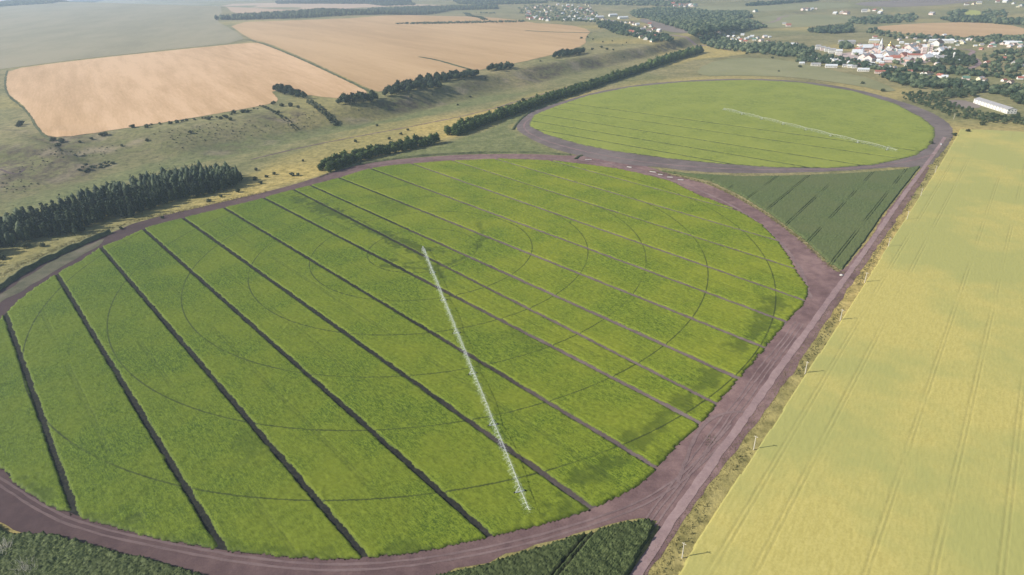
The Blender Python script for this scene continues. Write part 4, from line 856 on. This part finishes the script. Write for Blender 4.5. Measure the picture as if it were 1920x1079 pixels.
tufts('verge_grass', np.concatenate([tb + r_.normal(size=tb.shape) * np.array([2.5, 3.5]) + np.array([-2.0, 4.0]) for _ in range(3)]), M['weed'], .7, .6, 5, 'dry grass between the ring road and the conifer stand', 28)

# ------------------------------------------------------------------ buildings
def house(name, x, y, rz, L, W, Hh, rh, wall, roof, label, cat='house', group=None, detail=True, hip=0.0, nwin=None, storeys=1, chimney=True):
    z = float(H(x, y)); root = empty(name, (x, y, z), rz); tag(root, label, cat, group)
    k = MB(); k.prism([(-W / 2, -1.0), (W / 2, -1.0), (W / 2, Hh), (0, Hh + rh), (-W / 2, Hh)], -L / 2, L / 2); wo = k.build('wall', M[wall], root)
    ov = .45; k = MB(); th = .22
    for s in (-1, 1):
        sl_ = rh / (W / 2); y1 = s * (W / 2 + ov); z1 = Hh - ov * sl_ + .06; z0 = Hh + rh + .06; xi = L / 2 + ov
        V = [(-xi, 0, z0), (xi, 0, z0), (xi, y1, z1), (-xi, y1, z1)]; V += [(a, b_, c + th) for a, b_, c in V]
        k.add(V, [(0, 1, 2, 3), (7, 6, 5, 4), (0, 4, 5, 1), (1, 5, 6, 2), (2, 6, 7, 3), (3, 7, 4, 0)])
    ro = k.build('roof', M[roof], root)
    if chimney: MB().box((L * .2, .5, Hh + rh + .3), (.7, .7, 1.6)).build('chimney', M['pinkw'], ro)
    if detail:
        nw = nwin or max(2, int(L / 3.2)); wm = MB().box((0, 0, 0), (1.2, .14, 1.4)).mesh('window', M['glass']); fm = MB().box((0, 0, -.8), (1.5, .22, .14)).mesh('sill', M['white'])
        for st in range(storeys):
            zc = Hh * (st + .55) / storeys
            for s in (-1, 1):
                for i in range(nw):
                    q = link('window', wm, root, ((i + .5) / nw * L - L / 2, s * (W / 2 + .02), zc))
                    if storeys == 1: link('sill', fm, q)
            for i in range(max(1, int(W / 4))):
                for s in (-1, 1):
                    n_ = max(1, int(W / 4)); q = link('window', wm, root, (s * (L / 2 + .02), (i + .5) / n_ * W - W / 2, zc)); q.rotation_euler = (0, 0, math.pi / 2)
        MB().box((L * .32, -(W / 2 + .06), 1.05), (1.1, .16, 2.1)).build('door', M['log'], root)
    return root
HG = {}
def small_house(x, y, rz, s, wall, roof, label, group):
    key = (wall, roof)
    if key not in HG:
        L, W, Hh, rh = 10.0, 7.5, 3.2, 2.6
        k = MB().prism([(-W / 2, -1.0), (W / 2, -1.0), (W / 2, Hh), (0, Hh + rh), (-W / 2, Hh)], -L / 2, L / 2).mesh('wall', M[wall])
        q = MB().prism([(-W / 2 - .5, Hh - .3), (-W / 2 - .5, Hh - .05), (0, Hh + rh + .3), (W / 2 + .5, Hh - .05), (W / 2 + .5, Hh - .3), (0, Hh + rh + .04)], -L / 2 - .4, L / 2 + .4).mesh('roof', M[roof])
        c = MB().box((2, .6, Hh + rh), (.8, .8, 2.0)).mesh('chimney', M['pinkw']); HG[key] = (k, q, c)
    root = empty('house', (x, y, float(H(x, y))), rz, s); tag(root, label, 'house', group)
    k, q, c = HG[key]; link('wall', k, root); r = link('roof', q, root); link('chimney', c, r); return root
WALLS = ['white', 'white', 'white', 'cream', 'rosew', 'rosew', 'greyw']; ROOFS = ['r_pale', 'r_grey', 'r_pale', 'r_grey', 'r_brown', 'r_red', 'r_green']
def village(pts, label, group, s=1.0):
    for u, v in pts:
        p = G(u, v); small_house(p[0], p[1], random.choice([rad(20), rad(110), rad(35), rad(-20), rad(60)]) + random.uniform(-.15, .15), s * random.uniform(.8, 1.35), random.choice(WALLS), random.choice(ROOFS), label, group)
rv = random.Random(5)
far_pts = [(rv.uniform(988, 1112), 0) for _ in range(70)]
far_pts = [(u, rv.uniform(9 + max(0, (1010 - u)) * .3, 40 - max(0, 1000 - u) * .4)) for u, _ in far_pts]
village(far_pts, 'tiny pale house in the far village at the top centre', 'houses of the far village', 1.35)
village([(1141, 40), (1164, 44), (1173, 44), (1183, 44), (1189, 47), (1195, 48), (1210, 52), (1218, 47), (1220, 51), (1225, 57), (1236, 60), (1181, 62), (1189, 64), (1197, 60), (1202, 72), (1211, 75), (1223, 79), (1234, 66), (1205, 58), (1213, 66), (1228, 70), (1196, 68), (1217, 60), (1152, 42), (1130, 38), (1120, 30), (1112, 27)], 'small pale house in the middle village at the end of the tan field', 'houses of the middle village', 1.25)
village([(1347, 63), (1357, 67), (1366, 71), (1374, 63), (1380, 76), (1392, 67), (1390, 78), (1397, 80), (1405, 72), (1410, 70), (1414, 76), (1406, 85), (1427, 78), (1434, 71), (1443, 71), (1486, 85), (1493, 85), (1504, 93), (1376, 70), (1385, 72), (1399, 75), (1420, 73), (1396, 85), (1372, 76), (1430, 84), (1440, 79)], 'small pale house in the village left of the town', 'houses of the village left of the town', 1.05)
village([(1262 + 3 * i + rv.uniform(-1, 1), rv.uniform(8, 14)) for i in range(15)], 'tiny pale rose building in the far cluster above the river wood', 'buildings of the far rose cluster', 2.0)
village([(1506, 20), (1514, 20), (1522, 19), (1530, 18), (1416, 23), (1566, 27), (1578, 26), (1587, 27), (1620, 23), (1628, 22), (1640, 21), (1652, 22), (1650, 26), (1812, 10), (1825, 9), (1835, 8), (1870, 5), (1885, 5), (1900, 8), (1908, 14), (1915, 12), (1747, 28), (1890, 3), (1478, 50), (1470, 47)], 'tiny scattered farm building on the far right hills', 'scattered farm buildings on the far hills', 1.7)
village([(1694, 121), (1706, 136), (1708, 116), (1636, 122), (1642, 128), (1668, 127), (1676, 130), (1600, 118), (1612, 121), (1624, 117), (1690, 112), (1700, 124), (1715, 122), (1760, 100), (1770, 96), (1755, 108), (1780, 90), (1788, 94), (1795, 86), (1640, 72), (1686, 76), (1700, 72), (1716, 74), (1722, 80), (1735, 78), (1742, 72), (1690, 82), (1770, 68), (1804, 82), (1815, 76), (1822, 76), (1828, 88), (1840, 86), (1856, 89), (1862, 88), (1874, 82), (1884, 80), (1897, 80), (1904, 82), (1912, 84), (1900, 120), (1908, 124), (1916, 126), (1882, 153), (1894, 157), (1838, 151), (1730, 140), (1738, 141), (1745, 140), (1762, 145), (1770, 147), (1912, 149), (1920, 148), (1845, 152), (1726, 118), (1660, 132), (1810, 150), (1822, 140), (1870, 100), (1890, 104), (1880, 112), (1850, 120)], 'small pale house among the trees of the town', 'small houses of the town', .95)
WALLS, ROOFS = ['white', 'rosew', 'rosew', 'white', 'pinkw', 'cream'], ['r_pale', 'r_pale', 'r_grey', 'r_red', 'r_brown', 'r_pale']
village([(rv.uniform(1606, 1705), rv.uniform(94, 117)) for _ in range(34)] + [(rv.uniform(1690, 1765), rv.uniform(86, 116)) for _ in range(20)], 'pale rose town house crowded round the church and the twin block', 'crowded rose houses round the church', 2.0)
village([(rv.uniform(1495, 1660), 0) for _ in range(0)] + [(1510 + 7.5 * i + rv.uniform(-2, 2), 113 + .105 * 7.5 * i + rv.uniform(-5, 3)) for i in range(20)], 'pale cottage half hidden in the trees along the front of the town', 'cottages along the front of the town', 1.0)
mass('village_greenery', [(1492, 112), (1540, 114), (1600, 121), (1660, 130), (1662, 134), (1600, 126), (1540, 120), (1492, 118)], 10, 3.6, 7, 'trees hiding the cottages along the front of the town', seed=90, keep=.55)
mass('village_greenery', [(1600, 100), (1680, 104), (1760, 100), (1765, 120), (1690, 124), (1610, 116)], 15, 4, 7, 'dark trees between the crowded rose houses', seed=91, keep=.4)
mass('village_greenery', [(1575, 84), (1592, 84), (1596, 92), (1576, 93)], 11, 5.5, 10, 'dark round clump in front of the long grey hall', seed=92)
village([(rv.uniform(1600, 1760), rv.uniform(84, 122)) for _ in range(45)] + [(rv.uniform(1770, 1918), rv.uniform(76, 96)) for _ in range(22)], 'small pale house packed into the heart of the town', 'packed houses in the heart of the town', .95)
def at(u, v): p = G(u, v); return p[0], p[1]
ftw = math.pi * .62
for (u, v, L, W, h, wa, ro, lb) in [
    (1503, 121, 11, 8, 3.4, 'white', 'r_pale', 'leftmost white house on the field edge of the town'),
    (1529, 124, 20, 9, 4.5, 'white', 'r_grey', 'wide white house second from the left on the town edge'),
    (1558, 127, 24, 10, 4.5, 'white', 'r_pale', 'long white house in the middle of the town edge'),
    (1584, 126, 10, 8, 4.0, 'white', 'r_grey', 'first of three narrow white gabled houses on the town edge'),
    (1593, 127, 10, 8, 4.0, 'white', 'r_pale', 'middle one of three narrow white gabled houses'),
    (1601, 128, 10, 8, 4.0, 'white', 'r_grey', 'last of three narrow white gabled houses on the town edge'),
    (1618, 134, 22, 10, 4.2, 'white', 'r_pale', 'pale roofed house right of the three narrow gables'),
    (1650, 138, 20, 9, 4.0, 'rosew', 'r_red', 'rose house with red roof at the low corner of the town edge'),
    (1652, 122, 9, 8, 6.0, 'white', 'r_pale', 'small bright white cube house below the pink square'),
    (1533, 93, 12, 12, 9.0, 'white', 'r_grey', 'leftmost of the tall white gables in a row'),
    (1542, 95, 12, 12, 8.0, 'rosew', 'r_grey', 'second of the tall white gables in a row'),
    (1550, 97, 12, 12, 8.0, 'white', 'r_grey', 'third of the tall white gables in a row'),
    (1559, 100, 16, 12, 9.0, 'white', 'r_grey', 'broadest of the tall white gables in a row'),
    (1572, 103, 14, 12, 10.0, 'white', 'r_pale', 'bright white block at the right end of the gable row'),
    (1587, 83, 44, 14, 7.0, 'greyw', 'r_grey', 'long grey hall behind the dark round tree clump'),
    (1638, 81, 26, 12, 7.5, 'cream', 'r_pale', 'cream building left of the church'),
    (1764, 81, 60, 13, 7.0, 'white', 'r_pale', 'long bright white hall at the back of the town'),
    (1897, 83, 40, 12, 5.0, 'white', 'r_pale', 'white hall at the right rear of the town'),
    (1719, 111, 42, 12, 9.0, 'white', 'r_red', 'white arcaded building below the twin block')]:
    x, y = at(u, v); house('house' if L < 30 else 'hall', x, y, math.atan2(y, x) - math.pi / 2 + rad(8), L, W, h, W * .26, wa, ro, lb, 'house' if L < 30 else 'hall', None, True, storeys=2 if h > 6 else 1, chimney=L < 30)
# white wall
x, y = at(1580, 113); tag(MB().box((0, 0, 1.2), (42, .4, 3.6)).build('garden_wall', M['white'], loc=(x, y, float(H(x, y))), rotz=rad(-25)), 'low white wall running below the gable row', 'wall')
# pink market square with low pavilions
for u, v, L, W, h, wa, lb in [(1622, 105, 30, 10, 4.5, 'rosew', 'left pale rose hall on the town square'), (1640, 111, 36, 12, 5, 'rosew', 'middle pale rose hall on the town square'), (1668, 110, 40, 14, 5, 'pinkw', 'long pink brick hall on the town square'), (1690, 106, 26, 12, 6, 'pinkw', 'pink brick hall right of the church')]:
    x, y = at(u, v); house('hall', x, y, math.atan2(y, x) - math.pi / 2 + rad(14), L, W, h, 2.6, wa, 'r_red' if wa == 'pinkw' else 'r_pale', lb, 'hall', None, True, chimney=False)
M['paving'] = m_ground('rose_paving', [(.42, .32, .29), (.52, .41, .38)], (.02, .1, .8), .2, .1)[0]
sheet('town_square', GP([(1560, 102), (1605, 98), (1650, 96), (1700, 98), (1750, 106), (1745, 118), (1700, 121), (1650, 117), (1600, 113)]), M['paving'], .4, 40, 1, 'pale paved square in front of the church', 8)
# church: nave, apse, bell tower with spire and domes
x, y = at(1650, 103); ch = empty('church', (x, y, float(H(x, y))), math.atan2(y, x) - math.pi / 2 + rad(5)); tag(ch, 'white and rose church with tall slender bell tower in the town', 'church')
k = MB(); k.prism([(-7, -1), (7, -1), (7, 9), (0, 12.5), (-7, 9)], 2, 32); nv_ = k.build('nave', M['rosew'], ch)
k = MB(); k.box((17, 0, 12), (12, 12, 9)); dr = k.build('drum_base', M['white'], ch)
k = MB(); k.cone((17, 0), 4.2, 4.2, 16.5, 20.5, 12); k.build('drum', M['white'], dr)
def onion(k, cx, cy, z, r):
    prof = [(1.0, 0), (1.16, .5), (1.0, 1.0), (.62, 1.5), (.25, 1.95), (.07, 2.5), (.04, 3.2)]
    for (a, b_), (c, d) in zip(prof[:-1], prof[1:]): k.tube((cx, cy, z + b_ * r), (cx, cy, z + d * r), a * r, c * r, 12)
k = MB(); onion(k, 17, 0, 20.5, 4.3); k.build('dome', M['gold'], dr)
k = MB(); k.box((-3, 0, 9), (8, 8, 20)); tw = k.build('bell_tower', M['white'], ch)
k = MB(); k.box((-3, 0, 23), (6.4, 6.4, 8)); k.build('belfry', M['white'], tw)
k = MB(); k.cone((-3, 0), 3.4, .25, 27, 38, 8); onion(k, -3, 0, 36.5, .9); k.build('spire', M['r_pale'], tw)
for s in (-1, 1):
    for zc in (10, 22):
        MB().box((-3, s * (4.03 if zc < 20 else 3.23), zc), (2, .12, 4)).build('arch_window', M['glass'], tw)
        MB().box((-3 + s * (4.03 if zc < 20 else 3.23), 0, zc), (.12, 2, 4)).build('arch_window', M['glass'], tw)
    for i in range(6): MB().box((5 + i * 4.6, s * 7.05, 4.5), (1.4, .14, 4)).build('window', M['glass'], nv_)
k = MB(); k.prism([(-7.6, 8.6), (0, 12.6), (7.6, 8.6), (7.6, 8.95), (0, 13.0), (-7.6, 8.95)], 1.7, 32.4); k.build('roof', M['r_green'], ch)
# tall twin block
x, y = at(1735, 108); tb_ = empty('tower_block', (x, y, float(H(x, y))), math.atan2(y, x) - math.pi / 2 + rad(6)); tag(tb_, 'tall pale twin towered grain block standing above the town', 'tower block')
for i, (cx, h) in enumerate(((-6, 24), (5.5, 29))):
    k = MB(); k.box((cx, i * 3, h / 2 - 1), (9.5, 12, h + 2)); t_ = k.build('tower', M['rosew'], tb_)
    k = MB(); k.prism([(i * 3 - 6.4, h), (i * 3, h + 2.5), (i * 3 + 6.4, h)], cx - 5.1, cx + 5.1); k.build('roof', M['r_pale'], t_)
    for fl in range(1, 7):
        for sx in (-2.4, 0, 2.4): MB().box((cx + sx, i * 3 - 6.03, fl * h / 7.2), (1.2, .14, 1.8)).build('window', M['glass'], t_)
MB().box((0, -1, 15), (5, 7, 32)).build('stair_tower', M['cream'], tb_)
MB().box((15, 2, 6), (8, 10, 14)).build('annex', M['pinkw'], tb_)
# white water tower
x, y = at(1786, 114); wt = empty('water_tower', (x, y, float(H(x, y)))); tag(wt, 'slim white water tower at the edge of the town park', 'water tower')
MB().cone((0, 0), 1.5, 1.3, 0, 12, 12).build('shaft', M['white'], wt); k = MB(); k.cone((0, 0), 1.3, 2.4, 12, 13.5, 12); k.cone((0, 0), 2.4, 2.4, 13.5, 17, 12); k.cone((0, 0), 2.4, .2, 17, 18.4, 12); k.build('tank', M['white'], wt)
x, y = at(1796, 119); st = empty('storage_tank', (x, y, float(H(x, y)))); tag(st, 'round white storage tank among the park trees', 'storage tank')
MB().cone((0, 0), 4.2, 4.2, -.5, 7.5, 16).build('shell', M['white'], st); MB().cone((0, 0), 4.4, .3, 7.5, 9.0, 16).build('lid', M['r_pale'], st)
# lattice mast
x, y = at(1637, 106); ma = empty('radio_mast', (x, y, float(H(x, y)))); tag(ma, 'thin lattice radio mast left of the church', 'mast')
k = MB()
for i in range(3):
    a = i * 2.094; k.tube((2.0 * math.cos(a), 2.0 * math.sin(a), 0), (.3 * math.cos(a), .3 * math.sin(a), 34), .14, .1, 5)
k.build('leg', M['galv'], ma)['kind'] = 'stuff'; k = MB()
for j in range(9):
    q = 2.0 - 1.7 * j / 9; z_ = j * 34 / 9; q2 = 2.0 - 1.7 * (j + 1) / 9
    for i in range(3):
        a, b_ = i * 2.094, (i + 1) * 2.094; k.tube((q * math.cos(a), q * math.sin(a), z_), (q2 * math.cos(b_), q2 * math.sin(b_), z_ + 34 / 9), .08, None, 4)
k.build('bracing', M['galv'], ma)['kind'] = 'stuff'
# long barn near the thicket
pa = G(1832, 193)[:2]; pb_ = G(1897, 214)[:2]; c = (pa + pb_) / 2; dv = pb_ - pa
house('barn', c[0], c[1], math.atan2(dv[1], dv[0]), float(np.hypot(*dv)) * .98, 13, 6.2, 2.4, 'white', 'r_grey', 'long white two storey barn among trees behind the wheat field', 'barn', None, True, nwin=11, storeys=2, chimney=False)
sheet('farmyard', GP([(1770, 190), (1800, 187), (1835, 196), (1840, 204), (1800, 203), (1775, 198)]), M['purple'], .3, 40, 1, 'brown bare yard left of the barn', 6)
for (u, v, L, W, h, lb) in [(1149, 31, 40, 26, 8, 'left one of two white sheds in the far village'), (1168, 36, 44, 26, 8, 'right one of two white sheds in the far village'), (1124, 34, 40, 16, 6, 'long white shed beside the village street')]:
    x, y = at(u, v); house('shed', x, y, rad(10), L, W, h, 4, 'white', 'r_pale', lb, 'shed', None, False, chimney=False)

# ------------------------------------------------------------------ power poles along the wheat
PP = [(1279, 1047), (1413, 844), (1509, 702), (1575, 602), (1621, 531), (1665, 464), (1700, 413), (1726, 369), (1753, 325), (1788, 224)]
ordn = ['first', 'second', 'third', 'fourth', 'fifth', 'sixth', 'seventh', 'eighth', 'ninth', 'tenth']
gp = [G(u, v) for u, v in PP]
for i, p in enumerate(gp):
    q = gp[min(i + 1, len(gp) - 1)] - gp[max(i - 1, 0)]; rz = math.atan2(q[1], q[0])
    root = empty('power_pole', p, rz); tag(root, 'weathered power pole on the verge by the wheat, %s counted from the bottom' % ordn[i], 'power pole', 'power poles along the wheat field')
    MB().tube((0, 0, -.5), (.15, .1, 8.2), .24, .18, 8).build('post', M['poletimber'], root)
    if i in (2, 3, 4, 9): MB().tube((1.9, 0, -.3), (.12, .06, 7.0), .2, .16, 7).build('brace', M['poletimber'], root)
    ca = MB().box((.13, .08, 7.7), (.14, 1.7, .14)).build('crossarm', M['poletimber'], root)
    for s in (-.7, 0, .7): MB().tube((.13, .08 + s, 7.75), (.13, .08 + s, 8.05), .05, .04, 6).build('insulator', M['white'], ca)

# ------------------------------------------------------------------ car on the far junction
p = G(1764, 272); car = empty('car', (p[0], p[1], .2), RD + .15); tag(car, 'small white car on the dirt road at the farther ring junction', 'car')
k = MB(); k.prism([(-.85, .3), (-.88, .75), (-.8, .92), (.8, .92), (.88, .75), (.85, .3)], -2.1, 2.1); bd = k.build('body', M['carpaint'], car)
k = MB(); k.box((-.2, 0, 1.19), (2.5, 1.5, .58), 0, .8); k.build('cabin', M['glass'], car)
MB().box((-.2, 0, 1.5), (1.8, 1.2, .06)).build('roof', M['carpaint'], car)
for sx in (-1.3, 1.3):
    for sy in (-.8, .8):
        wh = MB().tube((sx, sy - .1, .32), (sx, sy + .1, .32), .32, None, 14).build('wheel', M['tyre'], car); MB().tube((sx, sy - .11, .32), (sx, sy + .11, .32), .17, None, 10).build('rim', M['galv'], wh)
for sy in (-.6, .6): MB().box((2.1, sy, .7), (.06, .35, .18)).build('headlight', M['lamp'], car); MB().box((-2.1, sy, .72), (.06, .3, .2)).build('tail_light', M['r_red'], car)

# ------------------------------------------------------------------ slabs and rubble along the track
for i, (u, v, L, lb) in enumerate([(1180, 314, 6, 'pale concrete slab nearest the ring road junction'), (1224, 323, 7, 'second pale concrete slab along the far rut'), (1238, 328, 5, 'third pale concrete slab along the far rut'), (1256, 333, 6, 'fourth pale concrete slab along the far rut'), (1276, 338, 6, 'last pale concrete slab beside the dark triangle'), (1103, 300, 8, 'pale slab lying on the junction of both ring roads')]):
    p = G(u, v); tag(MB().box((0, 0, .2), (L, 1.3, .5)).box((L * .3, .9, .12), (1.1, .7, .35), .5).build('concrete_slab', M['conc'], loc=(p[0], p[1], .12), rotz=rad(-38 + 6 * i)), lb, 'concrete slab', 'slabs along the track')
p = G(1578, 517); hp_ = IV1 * np.array([1.6, 1.3, .7]) * (1 + .5 * (rng.random((len(IV1), 1)) - .5)); tag(link('stone_heap', mesh_np('stone_heap', hp_, IF1, M['conc']), None, (p[0], p[1], .3)), 'pale stone heap at the tip of the dark green triangle', 'stone heap')
p0, p1, p2_ = G(1079, 299)[:2], G(1084, 294)[:2], G(1091, 292)[:2]
tag(ribbon('soil_heap', np.array([p0, p1, p2_]), 5, M['bank'], .05, None, .3, 1.5, 2, [(-.5, 0), (-.2, 1.5), (.05, 2.0), (.3, 1.0), (.5, 0)]), 'dark curved soil heap between the two ring roads', 'soil heap')

# ------------------------------------------------------------------ air: one closed box of pale haze
mt = bpy.data.materials.new('haze'); mt.use_nodes = True; nt = mt.node_tree; nt.nodes.remove(nt.nodes['Principled BSDF'])
pv_ = node(nt, 'ShaderNodeVolumePrincipled'); pv_.inputs['Color'].default_value = (.62, .79, 1.0, 1); pv_.inputs['Density'].default_value = 1.1e-4; pv_.inputs['Anisotropy'].default_value = .25
nt.links.new(pv_.outputs[0], nt.nodes['Material Output'].inputs['Volume'])
ztop = max(CAM_Z + 6, float(Z.max()) + 30)
hz = MB().box((0, 18000, (ztop - 14) / 2), (124000, 90000, ztop + 14)).build('haze', mt)
tag(hz, 'thin pale summer haze over the whole landscape', 'haze', None, 'stuff')
print('ground z', Z.min(), Z.max(), 'objects', len(bpy.data.objects))
